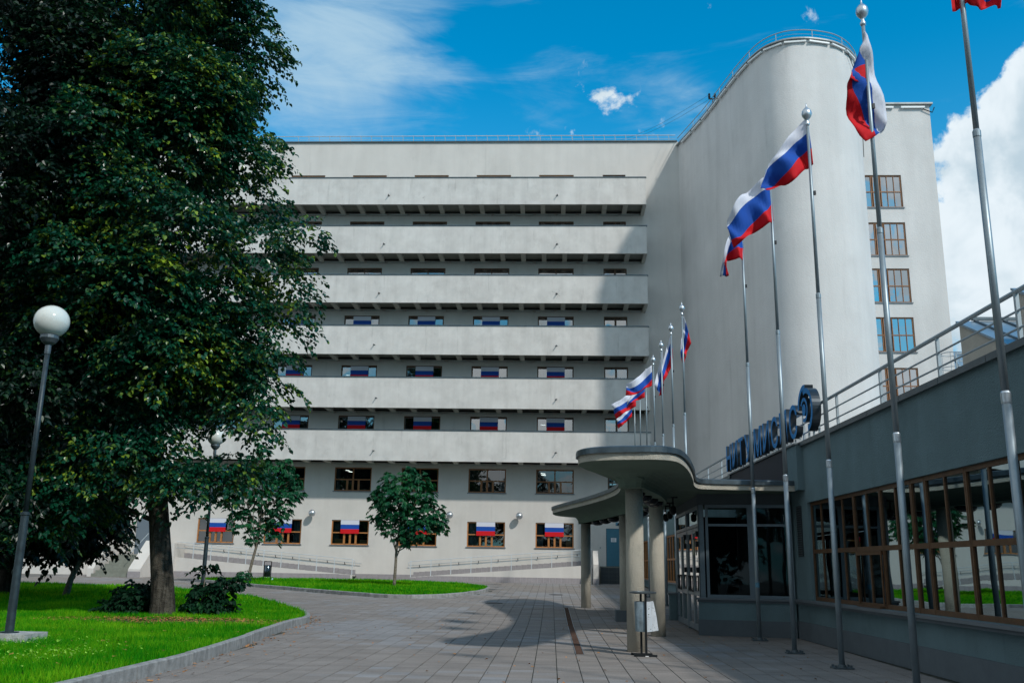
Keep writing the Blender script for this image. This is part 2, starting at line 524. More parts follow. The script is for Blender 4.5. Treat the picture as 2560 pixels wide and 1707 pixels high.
    def build(s, name, mats, parent=None, smooth=False):
        """world coordinates in, one object out"""
        me = s.mesh(name, mats, smooth, off=wloc(parent))
        o = bpy.data.objects.new(name, me)
        COL.objects.link(o)
        o.parent = parent
        return o


def place(name, me, loc, parent=None, rot=0.0):
    """an object sharing mesh data, at a world position"""
    o = bpy.data.objects.new(name, me)
    COL.objects.link(o)
    o.parent = parent
    o.location = Vector(loc) - wloc(parent)
    o.rotation_euler = (0, 0, rot)
    return o


def tag(o, label=None, cat=None, group=None, kind=None):
    if label: o['label'] = label
    if cat: o['category'] = cat
    if group: o['group'] = group
    if kind: o['kind'] = kind
    return o


def thing(name, loc, label, cat, group=None):
    o = bpy.data.objects.new(name, None)
    o.empty_display_size = 0.3
    COL.objects.link(o)
    o.location = loc
    return tag(o, label, cat, group)


def dup(o, parent=None, loc=None):
    c = o.copy(); COL.objects.link(c); c.parent = parent
    if loc is not None:
        c.location = Vector(loc) - wloc(parent)
    for ch in list(o.children):
        dup(ch, c)
    return c


def np_mesh(name, verts, quads, mt, parent=None, smooth=False, tris=None):
    me = bpy.data.meshes.new(name)
    off = np.array(wloc(parent))
    verts = np.asarray(verts, dtype=np.float32).reshape(-1, 3) - off.astype(np.float32)
    me.vertices.add(len(verts)); me.vertices.foreach_set('co', verts.ravel())
    q = np.asarray(quads, dtype=np.int32)
    k = q.shape[1]
    me.loops.add(q.size); me.loops.foreach_set('vertex_index', q.ravel())
    me.polygons.add(len(q))
    me.polygons.foreach_set('loop_start', np.arange(0, q.size, k, dtype=np.int32))
    me.polygons.foreach_set('loop_total', np.full(len(q), k, dtype=np.int32))
    me.polygons.foreach_set('use_smooth', np.full(len(q), bool(smooth)))
    me.materials.append(mt)
    me.update(calc_edges=True)
    o = bpy.data.objects.new(name, me)
    COL.objects.link(o); o.parent = parent
    return o


def spline(pts, n, closed=False):
    """Catmull-Rom through 2D/3D points"""
    P = [np.array(p, float) for p in pts]; out = []
    m_ = len(P)
    segs = m_ if closed else m_ - 1
    for i in range(segs):
        p0 = P[i - 1] if (closed or i > 0) else P[0] * 2 - P[1]
        p1 = P[i]; p2 = P[(i + 1) % m_]
        p3 = P[(i + 2) % m_] if (closed or i + 2 < m_) else P[-1] * 2 - P[-2]
        for k in range(n):
            t = k / n
            out.append(tuple(0.5 * ((2 * p1) + (-p0 + p2) * t + (2 * p0 - 5 * p1 + 4 * p2 - p3) * t * t + (-p0 + 3 * p1 - 3 * p2 + p3) * t ** 3)))
    if not closed:
        out.append(tuple(P[-1]))
    return out


def inside(poly, X, Y):
    c = np.zeros(X.shape, bool); n = len(poly); j = n - 1
    for i in range(n):
        xi, yi = poly[i]; xj, yj = poly[j]
        c ^= ((yi > Y) != (yj > Y)) & (X < (xj - xi) * (Y - yi) / ((yj - yi) + 1e-12) + xi)
        j = i
    return c


def holed_wall(mb, P, u0, u1, z0, z1, holes, depth, mi=0, mi_rev=0):
    """flat wall in (u, z) with rectangular openings and reveals; P(u, off, z) gives the point, off > 0 goes inwards"""
    us = sorted(set([u0, u1] + [h[0] for h in holes] + [h[1] for h in holes]))
    zs = sorted(set([z0, z1] + [h[2] for h in holes] + [h[3] for h in holes]))
    for i in range(len(us) - 1):
        for j in range(len(zs) - 1):
            cu = (us[i] + us[i + 1]) / 2; cz = (zs[j] + zs[j + 1]) / 2
            if any(h[0] < cu < h[1] and h[2] < cz < h[3] for h in holes):
                continue
            mb.add([P(us[i], 0, zs[j]), P(us[i + 1], 0, zs[j]), P(us[i + 1], 0, zs[j + 1]), P(us[i], 0, zs[j + 1])], [(0, 1, 2, 3)], mi)
    for a, b, c, d in holes:
        for (ua, za), (ub, zb) in (((a, c), (b, c)), ((b, c), (b, d)), ((b, d), (a, d)), ((a, d), (a, c))):
            mb.add([P(ua, 0, za), P(ub, 0, zb), P(ub, depth, zb), P(ua, depth, za)], [(0, 1, 2, 3)], mi_rev)

# ================================================================== GROUND
SP = 0.37          # slab pitch
SX0 = -30.0 + 0.13
LAWN = [(-5.95, 4.0), (-5.75, 9.0), (-5.66, 12.8), (-5.68, 15.6), (-5.98, 19.0), (-6.38, 22.6), (-6.50, 24.4), (-6.55, 25.9), (-7.05, 27.8), (-8.05, 30.1), (-9.6, 33.0), (-11.1, 35.6), (-13.1, 38.0), (-15.6, 40.3), (-19.1, 42.0), (-24.3, 42.9), (-32.0, 43.4)]
LAWN_S = spline(LAWN, 5)
LAWN_POLY = LAWN_S + [(-60.0, 44.0), (-60.0, 4.0)]
ISLE = [(-19.5, 51.6), (-16.2, 48.0), (-12.65, 44.4), (-9.0, 40.9), (-7.3, 39.4), (-6.0, 38.9), (-4.75, 39.7), (-3.75, 41.8), (-3.15, 44.6), (-3.05, 47.2), (-3.45, 49.6), (-5.0, 52.4), (-8.7, 54.6), (-12.2, 54.9), (-16.8, 54.6), (-19.2, 53.6)]
ISLE_S = spline(ISLE, 4, closed=True)

# broad ground sheet out to the horizon, following the rise of the forecourt
g = MB()
ys = [-80, 0, 27, 61, 90, 700]
xs = [-700, -60, 60, 700]
for i in range(len(ys) - 1):
    for j in range(len(xs) - 1):
        g.add([(xs[j], ys[i], G(ys[i]) - 0.016), (xs[j + 1], ys[i], G(ys[i]) - 0.016), (xs[j + 1], ys[i + 1], G(ys[i + 1]) - 0.016), (xs[j], ys[i + 1], G(ys[i + 1]) - 0.016)], [(0, 1, 2, 3)])
tag(g.build('ground', ASPH), kind='structure')

pav = MB()
for y0, y1 in ((5.0, 27.0), (27.0, 60.9)):
    pav.add([(-30, y0, G(y0) - 0.011), (9.0, y0, G(y0) - 0.011), (9.0, y1, G(y1) - 0.011), (-30, y1, G(y1) - 0.011)], [(0, 1, 2, 3)])
pavement = tag(pav.build('pavement', JOINT), kind='structure')


def slab_material():
    mt = bpy.data.materials.new('paving_slab_cells'); mt.use_nodes = True
    t = mt.node_tree; b = t.nodes['Principled BSDF']
    b.inputs['Roughness'].default_value = 0.88; b.inputs['Specular IOR Level'].default_value = 0.22
    geo = t.nodes.new('ShaderNodeNewGeometry')

    def node(k, **kw):
        n = t.nodes.new(k)
        for a, v in kw.items(): setattr(n, a, v)
        return n
    off = node('ShaderNodeVectorMath', operation='ADD'); off.inputs[1].default_value = (-SX0, 0, 20)
    t.links.new(geo.outputs['Position'], off.inputs[0])
    sn = node('ShaderNodeVectorMath', operation='SNAP'); sn.inputs[1].default_value = (SP, SP, 50)
    t.links.new(off.outputs[0], sn.inputs[0])
    wnz = node('ShaderNodeTexWhiteNoise', noise_dimensions='3D'); t.links.new(sn.outputs[0], wnz.inputs[0])
    n1 = node('ShaderNodeTexNoise'); n1.inputs['Scale'].default_value = 0.22; n1.inputs['Detail'].default_value = 2
    t.links.new(sn.outputs[0], n1.inputs['Vector'])
    # batches of paler, bluer slabs
    a1 = node('ShaderNodeMath', operation='MULTIPLY_ADD'); t.links.new(wnz.outputs[0], a1.inputs[0]); a1.inputs[1].default_value = 0.16
    t.links.new(n1.outputs[0], a1.inputs[2])
    mr = node('ShaderNodeMapRange'); t.links.new(a1.outputs[0], mr.inputs[0])
    mr.inputs[1].default_value = 0.60; mr.inputs[2].default_value = 0.68
    mx = node('ShaderNodeMix', data_type='RGBA'); t.links.new(mr.outputs[0], mx.inputs[0])
    mx.inputs[6].default_value = (0.252, 0.228, 0.212, 1); mx.inputs[7].default_value = (0.262, 0.258, 0.262, 1)
    v1 = node('ShaderNodeMapRange'); t.links.new(wnz.outputs[0], v1.inputs[0]); v1.inputs[3].default_value = 0.94; v1.inputs[4].default_value = 1.05
    m1 = node('ShaderNodeMix', data_type='RGBA', blend_type='MULTIPLY'); m1.inputs[0].default_value = 1
    t.links.new(mx.outputs[2], m1.inputs[6]); t.links.new(v1.outputs[0], m1.inputs[7])
    n2 = node('ShaderNodeTexNoise'); n2.inputs['Scale'].default_value = 0.9; n2.inputs['Detail'].default_value = 8; n2.inputs['Roughness'].default_value = 0.65
    mp = node('ShaderNodeMapping'); mp.inputs['Scale'].default_value = (1, 2.4, 1); t.links.new(geo.outputs['Position'], mp.inputs[0]); t.links.new(mp.outputs[0], n2.inputs['Vector'])
    v2 = node('ShaderNodeMapRange'); t.links.new(n2.outputs[0], v2.inputs[0]); v2.inputs[1].default_value = 0.3; v2.inputs[2].default_value = 0.7; v2.inputs[3].default_value = 0.78; v2.inputs[4].default_value = 1.12
    m2 = node('ShaderNodeMix', data_type='RGBA', blend_type='MULTIPLY'); m2.inputs[0].default_value = 1
    t.links.new(m1.outputs[2], m2.inputs[6]); t.links.new(v2.outputs[0], m2.inputs[7])
    n3 = node('ShaderNodeTexNoise'); n3.inputs['Scale'].default_value = 55; n3.inputs['Detail'].default_value = 4
    t.links.new(geo.outputs['Position'], n3.inputs['Vector'])
    v3 = node('ShaderNodeMapRange'); t.links.new(n3.outputs[0], v3.inputs[0]); v3.inputs[1].default_value = 0.35; v3.inputs[2].default_value = 0.65; v3.inputs[3].default_value = 0.74; v3.inputs[4].default_value = 1.12
    m3 = node('ShaderNodeMix', data_type='RGBA', blend_type='MULTIPLY'); m3.inputs[0].default_value = 1
    t.links.new(m2.outputs[2], m3.inputs[6]); t.links.new(v3.outputs[0], m3.inputs[7])
    t.links.new(m3.outputs[2], b.inputs['Base Color'])
    bp = node('ShaderNodeBump'); bp.inputs['Strength'].default_value = 0.5; bp.inputs['Distance'].default_value = 0.006
    t.links.new(n3.outputs[0], bp.inputs['Height']); t.links.new(bp.outputs[0], b.inputs['Normal'])
    return mt


SLABM = slab_material()
WING_LINE = lambda y: 6.05 - 0.017 * (y - 23.8)
nx = int(38.4 / SP); ny = int(53.5 / SP)
ii, jj = np.meshgrid(np.arange(nx), np.arange(ny))
cx = (SX0 + (ii + 0.5) * SP).ravel(); cy = (6.0 + (jj + 0.5) * SP - (6.0 % SP)).ravel()
hx = SP / 2 - 0.0075
keep = ~inside(LAWN_POLY, cx, cy) & ~inside(ISLE_S, cx, cy)
keep &= (cx > -0.66 * cy - 2) & (cy < 59)
keep &= cx < 6.05 - 0.017 * (cy - 23.8) - 0.12
cx = cx[keep]; cy = cy[keep]
order = np.argsort(np.hypot(cx, cy) + np.where((cx < -0.62 * cy + 0.2) | (cx > 0.5 * cy + 0.2) | (cy < 12.2), 100, 0))
near = order[:300]
rest = order[300:]
sl = MB()
sl.box(-hx, hx, -SP / 2 + 0.002, SP / 2 - 0.002, -0.012, 0.0)
slab_me = sl.mesh('slab', SLABM)
for k in near:
    o = place('slab', slab_me, (cx[k], cy[k], G(cy[k]) + RNG.uniform(-0.002, 0.002)), pavement)
    o.rotation_euler = (RNG.uniform(-0.004, 0.004), RNG.uniform(-0.004, 0.004), 0)
rx = cx[rest]; ry = cy[rest]; N = len(rx)
hy = SP / 2 - 0.002
gz = np.where(ry < 27, 0, 0.02 * (ry - 27)) + RNG.uniform(-0.002, 0.002, N)
sl_y = np.where(ry > 27, 0.02, 0.0)
V = np.zeros((N, 8, 3))
for q, (a, b) in enumerate(((-1, -1), (1, -1), (1, 1), (-1, 1))):
    V[:, q, 0] = rx + a * hx; V[:, q, 1] = ry + b * hy; V[:, q, 2] = gz + b * hy * sl_y + RNG.uniform(-0.001, 0.001, N)
    V[:, q + 4] = V[:, q]; V[:, q + 4, 2] -= 0.012
Q = np.array([(0, 1, 2, 3), (0, 4, 5, 1), (1, 5, 6, 2), (2, 6, 7, 3), (3, 7, 4, 0)])
quads = (np.arange(N)[:, None, None] * 8 + Q[None]).reshape(-1, 4)
tag(np_mesh('paving_slabs', V, quads, SLABM, pavement), kind='stuff')


def kerb(pts, name, closed, h, w=0.13, stone=1.0):
    root = tag(bpy.data.objects.new(name, None), kind='structure'); COL.objects.link(root)
    P = [Vector((p[0], p[1], 0)) for p in pts]
    if closed: P.append(P[0])
    # walk along, cutting stones
    cum = [0]
    for a, b in zip(P[:-1], P[1:]): cum.append(cum[-1] + (b - a).length)
    tot = cum[-1]; n = int(tot / stone); L = tot / n

    def at(s):
        s = max(0, min(tot, s))
        for i in range(len(cum) - 1):
            if s <= cum[i + 1] + 1e-6:
                t = (s - cum[i]) / max(1e-6, cum[i + 1] - cum[i]); return P[i].lerp(P[i + 1], t)
        return P[-1]
    for i in range(n):
        p = at(i * L + 0.008); q = at((i + 1) * L - 0.008); d = (q - p).normalized(); nn = Vector((-d.y, d.x, 0))
        mb = MB(); hh = h + RNG.uniform(-0.006, 0.006)
        bev = 0.018
        prof = [(0, -0.05), (0, hh - bev), (bev, hh), (w - bev, hh), (w, hh - bev), (w, -0.05)]
        rr = []
        for e in (p, q):
            rr.append([e + nn * a + Vector((0, 0, G(e.y) + b)) for a, b in prof])
        mb.rows(rr, closed=True)
        mb.add(rr[0], [tuple(range(6))[::-1]]); mb.add(rr[1], [tuple(range(6))])
        mb.build('kerb_stone', CONC, root)
    return root


# kerbs: nn must point towards the grass (left of travel for the lawn path)
kerb([p for p in LAWN_S if p[1] > 6 and p[0] > -30], 'lawn_kerb', False, 0.19, 0.14)
kerb([tuple(p) for p in ISLE_S], 'island_kerb', True, 0.15, 0.14)


def turf(poly, z, name):
    mb = MB()
    # strips in y so that the sheet follows the kink of the ground
    pl = np.array(poly)
    y0, y1 = pl[:, 1].min(), pl[:, 1].max()
    step = 0.5
    y = y0 + 0.02
    from itertools import pairwise
    rowsx = []
    yy = y
    while yy < y1:
        xs_ = []
        for i in range(len(poly)):
            a = poly[i]; b = poly[(i + 1) % len(poly)]
            if (a[1] > yy) != (b[1] > yy):
                xs_.append(a[0] + (b[0] - a[0]) * (yy - a[1]) / (b[1] - a[1]))
        if len(xs_) >= 2:
            rowsx.append((yy, min(xs_), max(xs_)))
        yy += step
    for (ya, a0, a1), (yb, b0, b1) in pairwise(rowsx):
        mb.add([(a0, ya, G(ya) + z), (a1, ya, G(ya) + z), (b1, yb, G(yb) + z), (b0, yb, G(yb) + z)], [(0, 1, 2, 3)])
    return tag(mb.build(name, SOIL), kind='structure')


def shrink(poly, d):
    P = [Vector((p[0], p[1])) for p in poly]; out = []
    n = len(P)
    area = sum(P[i].x * P[(i + 1) % n].y - P[(i + 1) % n].x * P[i].y for i in range(n))
    sgn = 1 if area > 0 else -1
    for i in range(n):
        t = (P[(i + 1) % n] - P[i - 1])
        if t.length < 1e-6: continue
        t.normalize()
        out.append((P[i].x - t.y * d * sgn, P[i].y + t.x * d * sgn))
    return out


LAWN_IN = shrink(LAWN_POLY, 0.12)
ISLE_IN = shrink(ISLE_S, 0.12)
turf(LAWN_IN, 0.135, 'lawn')
turf(ISLE_IN, 0.10, 'island_lawn')

# bare, leaf-strewn earth at the foot of the big tree
PATCH = (-9.3, 23.2, 2.9, 1.25)


def patch_f(x, y):
    return ((x - PATCH[0]) / PATCH[2]) ** 2 + ((y - PATCH[1]) / PATCH[3]) ** 2


def grass(poly, z, n, y0, y1, hgt, wid, name, label, x0=-40, x1=0):
    X = RNG.uniform(x0, x1, n); Y = RNG.uniform(y0, y1, n)
    k = inside(poly, X, Y) & (X > -0.64 * Y - 0.5)
    X = X[k]; Y = Y[k]
    pf = patch_f(X, Y)
    k = RNG.random(len(X)) < np.clip(pf - 0.45, 0.06, 1)
    X = X[k]; Y = Y[k]; N = len(X)
    cl = np.sin(X * 3.1 + 1.3 * np.sin(Y * 2.3)) * np.sin(Y * 2.7 + X) * 0.25 + 1
    h = RNG.uniform(hgt * 0.4, hgt * 1.35, N) * cl; w = RNG.uniform(wid * 0.7, wid * 1.3, N)
    a = RNG.uniform(0, 2 * np.pi, N); b = RNG.uniform(0, 2 * np.pi, N); ln = RNG.uniform(0.15, 0.75, N) * h
    gz = np.where(Y < 27, 0, 0.02 * (Y - 27)) + z - 0.005
    V = np.zeros((N, 3, 3))
    V[:, 0, 0] = X - np.cos(a) * w; V[:, 0, 1] = Y - np.sin(a) * w; V[:, 0, 2] = gz
    V[:, 1, 0] = X + np.cos(a) * w; V[:, 1, 1] = Y + np.sin(a) * w; V[:, 1, 2] = gz
    V[:, 2, 0] = X + np.cos(b) * ln; V[:, 2, 1] = Y + np.sin(b) * ln; V[:, 2, 2] = gz + h
    return V


def join_grass(parts, name, label):
    V = np.concatenate(parts)
    o = np_mesh(name, V, np.arange(len(V) * 3).reshape(-1, 3), GRASS)
    return tag(o, label, 'grass', kind='stuff')


join_grass([grass(LAWN_IN, 0.135, 120000, 8, 20, 0.105, 0.0062, '', '', -13.5, -5.7),
            grass(LAWN_IN, 0.135, 130000, 20, 30, 0.11, 0.011, '', '', -19.5, -5.7),
            grass(LAWN_IN, 0.135, 75000, 30, 43, 0.12, 0.020, '', '', -27, -7)],
           'lawn_grass', 'bright green mown grass on the large lawn under the linden trees')
join_grass([grass(ISLE_IN, 0.10, 75000, 38, 55, 0.11, 0.022, '', '', -21, -2.8)],
           'island_grass', 'bright green grass on the kerbed island in front of the building')


def litter(X, Y, Z, size, name, label):
    N = len(X)
    s = RNG.uniform(size * 0.5, size * 1.2, N); a = RNG.uniform(0, 2 * np.pi, N)
    V = np.zeros((N, 4, 3))
    for q in range(4):
        an = a + q * np.pi / 2; rr = s * (1.0 if q % 2 == 0 else 0.6)
        V[:, q, 0] = X + np.cos(an) * rr; V[:, q, 1] = Y + np.sin(an) * rr
        V[:, q, 2] = Z + RNG.uniform(0.004, 0.03, N)
    o = np_mesh(name, V, np.arange(N * 4).reshape(-1, 4), LITTER)
    return tag(o, label, 'fallen leaves', kind='stuff')


lk = np.array([p for p in LAWN_S if 9 < p[1] < 30])
t_ = RNG.integers(0, len(lk), 240)
lx = lk[t_, 0] + RNG.gamma(1.2, 0.14, 240) + 0.02; ly = lk[t_, 1] + RNG.uniform(-0.4, 0.4, 240)
sx_ = np.concatenate([lx, RNG.uniform(-6, 5, 190)]); sy_ = np.concatenate([ly, RNG.uniform(12, 30, 190)])
k = ~inside(LAWN_POLY, sx_, sy_)
litter(sx_[k], sy_[k], np.where(sy_[k] < 27, 0, 0.02 * (sy_[k] - 27)), 0.035, 'fallen_leaves', 'scattered dry brown leaves lying on the grey paving')
ang = RNG.uniform(0, 2 * np.pi, 1500); rr = np.sqrt(RNG.random(1500)) * 1.15
gx_ = PATCH[0] + np.cos(ang) * rr * PATCH[2]; gy_ = PATCH[1] + np.sin(ang) * rr * PATCH[3]
gx_ = np.concatenate([gx_, RNG.uniform(-14, -6, 500)]); gy_ = np.concatenate([gy_, RNG.uniform(13, 33, 500)])
k = inside(LAWN_IN, gx_, gy_)
litter(gx_[k], gy_[k], np.full(k.sum(), 0.168), 0.055, 'leaf_litter', 'orange and brown dead leaves lying in the grass round the thick linden trunk')
pt = MB(); pt.prism([(PATCH[0] + math.cos(i / 24 * 6.2832) * PATCH[2] * (0.85 + 0.15 * math.sin(i * 2.1)), PATCH[1] + math.sin(i / 24 * 6.2832) * PATCH[3] * (0.85 + 0.15 * math.cos(i * 1.7))) for i in range(24)], 0.12, 0.150)
tag(pt.build('bare_earth', mat('bare_earth', (0.055, 0.038, 0.022), 1.0, var=(4, 0.4), bump=(25, 0.8))), kind='structure')

# ------------------------------------------------------------------ drain channel and covers
dr = thing('drain_channel', (0.55, 26.0, 0), 'long narrow rusty drain grating let into the paving beside the canopy columns', 'drain')
fr = MB(); ba = MB()
for ya, yb in ((18.42, 27.0), (27.0, 34.75)):
    for x in (0.472, 0.628):
        fr.add([(x - 0.008, ya, G(ya) + 0.009), (x + 0.008, ya, G(ya) + 0.009), (x + 0.008, yb, G(yb) + 0.009), (x - 0.008, yb, G(yb) + 0.009)], [(0, 1, 2, 3)])
    y = ya + 0.02
    while y < yb:
        ba.box(0.48, 0.62, y, y + 0.022, G(y) - 0.004, G(y) + 0.008); y += 0.042
fr.build('channel_frame', ALU_DULL, dr)
tag(ba.build('grating_bars', RUST, dr), kind='stuff')
cv = MB(); cv.lathe([(0.33, -0.004), (0.33, 0.006), (0.29, 0.006), (0.285, 0.002), (0.0, 0.003)], n=28)
cme = cv.mesh('manhole_cover', mat('cast_iron', (0.05, 0.05, 0.05), 0.6, metal=0.5, var=(12, 0.4), bump=(30, 0.6)))
for x, y, lb in ((0.23, 44.0, 'round iron manhole cover in the sunlit paving beyond the canopy'), (-2.17, 36.8, 'round iron manhole cover at the edge of the canopy shadow'), (-5.2, 54.4, 'round iron manhole cover between the island and the right ramp')):
    o = place('manhole_cover', cme, (x, y, G(y) + 0.004)); o.rotation_euler = (0.02 if y > 27 else 0, 0, 0)
    tag(o, lb, 'manhole cover', 'manhole covers in the paving')

# broad-leaved weeds sprinkled through the lawn
wx = np.concatenate([RNG.normal(-7.6, 0.5, 260), RNG.normal(-9.0, 0.5, 200), RNG.uniform(-16, -6, 500)]); wy = np.concatenate([RNG.normal(14.6, 0.7, 260), RNG.normal(16.5, 0.5, 200), RNG.uniform(13, 32, 500)])
k = inside(LAWN_IN, wx, wy); wx, wy = wx[k], wy[k]; N = len(wx)
V = np.zeros((N, 4, 3)); a = RNG.uniform(0, 6.28, N); s_ = RNG.uniform(0.03, 0.07, N); h0 = 0.135 + RNG.uniform(0.03, 0.10, N) + np.where(wy > 27, 0.02 * (wy - 27), 0)
for q, (f_, g_) in enumerate(((0, 0), (0.5, 0.32), (1, 0), (0.5, -0.32))):
    V[:, q, 0] = wx + s_ * (np.cos(a) * f_ - np.sin(a) * g_); V[:, q, 1] = wy + s_ * (np.sin(a) * f_ + np.cos(a) * g_); V[:, q, 2] = h0 + s_ * f_ * 0.5 * np.sin(a * 3)
WEED = mat('weed_leaf', (0.26, 0.50, 0.05), 0.6, island=0.4)
tag(np_mesh('lawn_weeds', V, np.arange(N * 4).reshape(-1, 4), WEED), 'pale yellow green weed leaves scattered through the large lawn', 'weeds', kind='stuff')

# ================================================================== MAIN BUILDING
FY = 59.0            # plane of the wall
BY = 57.0            # plane of the balcony parapets
ROOF = 30.05
main = thing('main_building', (0, FY, 0.6), 'large white rendered seven storey building with stacked balcony bands and a round tower', 'building')


def sc59(z):
    return 1.6 + (z - 1.6) * 1.012


COLX = [0.2 - 4.29 * k for k in range(10)]         # window axes, from right to left
NX = 4.13
ROWTOP = [sc59(z) for z in (27.31, 23.97, 20.69, 17.41, 14.07, 10.78)]
BTOP = [26.54, 23.16, 19.79, 16.40, 13.03, 9.68]
BBOT = [24.67, 21.28, 17.93, 14.52, 11.09, 7.78]
FIRST = (6.05, 7.55); GRND = (2.71, 4.24)
WH = 1.72
holes = []
for zt in ROWTOP:
    for x in COLX: holes.append((x - 1.18, x + 1.18, zt - WH, zt))
    holes.append((NX - 0.77, NX + 0.77, zt - WH, zt))
for x in COLX:
    holes.append((x - 1.19, x + 1.19, FIRST[0], FIRST[1]))
holes.append((NX - 0.6, NX + 1.2, FIRST[0], FIRST[1]))
for x in COLX[:6]:
    holes.append((x - 1.19, x + 1.19, GRND[0], GRND[1]))
# door opening for the blue door, and the one at the top of the left stair
holes.append((3.40, 5.00, 1.66, 3.95))
holes.append((-26.4, -24.6, 1.93, 4.2))
w_ = MB()
XL = -46.0
holed_wall(w_, lambda u, o, z: (u, FY + o, z), XL, 8.53, 0.0, ROOF, holes, 0.16)
w_.build('wall', STUCCO, main)
# rooms behind the openings
rm = MB()
zs_ = [0.3, 5.2] + [z - WH - 1.0 for z in ROWTOP[::-1]] + [ROOF - 0.3]
rm.add([(XL, FY + 1.6, 0.3), (8.4, FY + 1.6, 0.3), (8.4, FY + 1.6, ROOF - 0.3), (XL, FY + 1.6, ROOF - 0.3)], [(0, 1, 2, 3)])
for z in zs_:
    rm.add([(XL, FY + 0.17, z), (8.4, FY + 0.17, z), (8.4, FY + 1.6, z), (XL, FY + 1.6, z)], [(0, 1, 2, 3)])
rm.build('room_interior', ROOM, main)
# plinth strip along the foot of the wall, built tile by tile where it shows
tl = MB(); tl.box(-0.175, 0.175, -0.03, 0.0, 0, 0.34)
tile_me = tl.mesh('plinth_tile', PLINTH_TILE)
x = -12.0
while x < -8.4:
    place('plinth_tile', tile_me, (x, FY - 0.001, G(FY) - 0.02), main); x += 0.36
# roof edge
cp = MB(); cp.box(XL, 8.45, FY - 0.12, FY + 0.5, ROOF, ROOF + 0.07); cp.build('roof_coping', COPING, main)
rf = MB(); rf.box(XL, 8.5, FY + 0.5, FY + 14, ROOF - 0.4, ROOF - 0.05); rf.build('roof', ASPH, main)
rl = MB(); rl.tube([(XL, FY + 0.35, ROOF + 0.66), (8.4, FY + 0.35, ROOF + 0.66)], 0.028, 6)
rl.build('roof_rail', RAILW, main)
rl = MB(); rl.tube([(XL, FY + 0.35, ROOF + 0.4), (8.4, FY + 0.35, ROOF + 0.4)], 0.012, 5)
rl.build('roof_rail', RAILW, main)
ps = MB(); ps.tube([(0.06, 0, 0), (0.06, 0.0, 0.42), (0.0, 0, 0.66)], 0.018, 5); ps_me = ps.mesh('rail_post', RAILP)
x = -18.0
while x < 8.3:
    place('rail_post', ps_me, (x, FY + 0.35, ROOF + 0.06), main); x += 0.74

# ---- windows
def pane_mesh(w, h, g=GLASS):
    mb = MB(); mb.add([(-w / 2, 0, 0), (w / 2, 0, 0), (w / 2, 0, h), (-w / 2, 0, h)], [(0, 1, 2, 3)]); return mb.mesh('pane', g)


def win_proto(w, h, g, wood, sill=True, narrow=False, pattern='office'):
    """frame mesh with pane children, centred in x, foot at z = 0, front face at y = 0"""
    f = MB(); t = 0.075; d0, d1 = 0.0, 0.07
    f.box(-w / 2, -w / 2 + t, d0, d1, 0, h); f.box(w / 2 - t, w / 2, d0, d1, 0, h)
    f.box(-w / 2 + t, w / 2 - t, d0, d1, 0, t); f.box(-w / 2 + t, w / 2 - t, d0, d1, h - t, h)
    panes = []
    if pattern == 'office':
        zt = h * 0.49
        f.box(-w / 2 + t, w / 2 - t, d0 - .004, d1 - .004, zt - 0.035, zt + 0.035)
        f.box(-0.04, 0.04, d0 + 0.002, d1, zt + 0.035, h - t)
        a = w * 0.155
        for sx in (-1, 1):
            c = sx * a
            f.box(c - 0.06, c + 0.06, d0 - .008, d1 - .01, t, zt - 0.035)
        f.box(-0.06, 0.06, d0 - .008, d1 - .01, t, zt - 0.035)
        f.box(-w * .15, w * .15, -0.03, -0.008, 0.01, 0.05)
        uw = w / 2 - t - 0.04
        for sx in (-1, 1):
            panes.append((sx * (0.04 + uw / 2), zt + 0.035, uw, h - t - zt - 0.035))
            lw = w / 2 - t - a - 0.06
            panes.append((sx * (a + 0.06 + lw / 2), t, lw, zt - 0.035 - t))
            panes.append((sx * (a / 2), t, a - 0.12, zt - 0.035 - t))
    elif pattern == 'two':
        f.box(-0.06, 0.06, d0 - .004, d1 - .004, t, h - t)
        for sx in (-1, 1): panes.append((sx * (w / 4), t, w / 2 - t - 0.06, h - 2 * t))
    elif pattern == 'tower':
        zt = h * 0.49
        f.box(-w / 2 + t, w / 2 - t, d0 - .004, d1 - .004, zt - 0.03, zt + 0.03)
        xs_ = [-w / 2 + t * .5, -w / 2 + w * .20, -w / 2 + w * .245, -w / 2 + w * .41, -w / 2 + w * .455, -w / 2 + w * .62, -w / 2 + w * .80, w / 2 - t * .5]
        for i, xx in enumerate(xs_[1:-1]):
            hw = 0.015 if i >= 4 else 0.024
            f.box(xx - hw, xx + hw, d0 - .009, d1 - .01, t, h - t)
        for a, b in ((0, 1), (2, 3), (4, 5), (5, 6), (6, 7)):
            pw = xs_[b] - xs_[a] - 0.05
            for z0, hh in ((t, zt - 0.03 - t), (zt + 0.03, h - t - zt - 0.03)):
                panes.append(((xs_[a] + xs_[b]) / 2, z0, pw, hh))
    me = f.mesh('window', wood)
    out = []
    cache = {}
    for (x, z, pw, ph) in panes:
        key = (round(pw, 3), round(ph, 3))
        if key not in cache: cache[key] = pane_mesh(pw, ph, g)
        out.append((cache[key], (x, 0.045, z)))
    sm = None
    if sill:
        s = MB(); s.box(-w / 2 - 0.06, w / 2 + 0.06, -0.13, 0.02, -0.055, -0.002); sm = s.mesh('sill', SILL)
    return me, out, sm


def put_window(proto, x, y, z, parent, label=None, skip_low=False):
    me, panes, sm = proto
    o = place('window', me, (x, y, z), parent)
    for pm, (a, b, c) in panes:
        place('pane', pm, (x + a, y + b, z + c), o)
    if sm: place('sill', sm, (x, y, z), o)
    return o


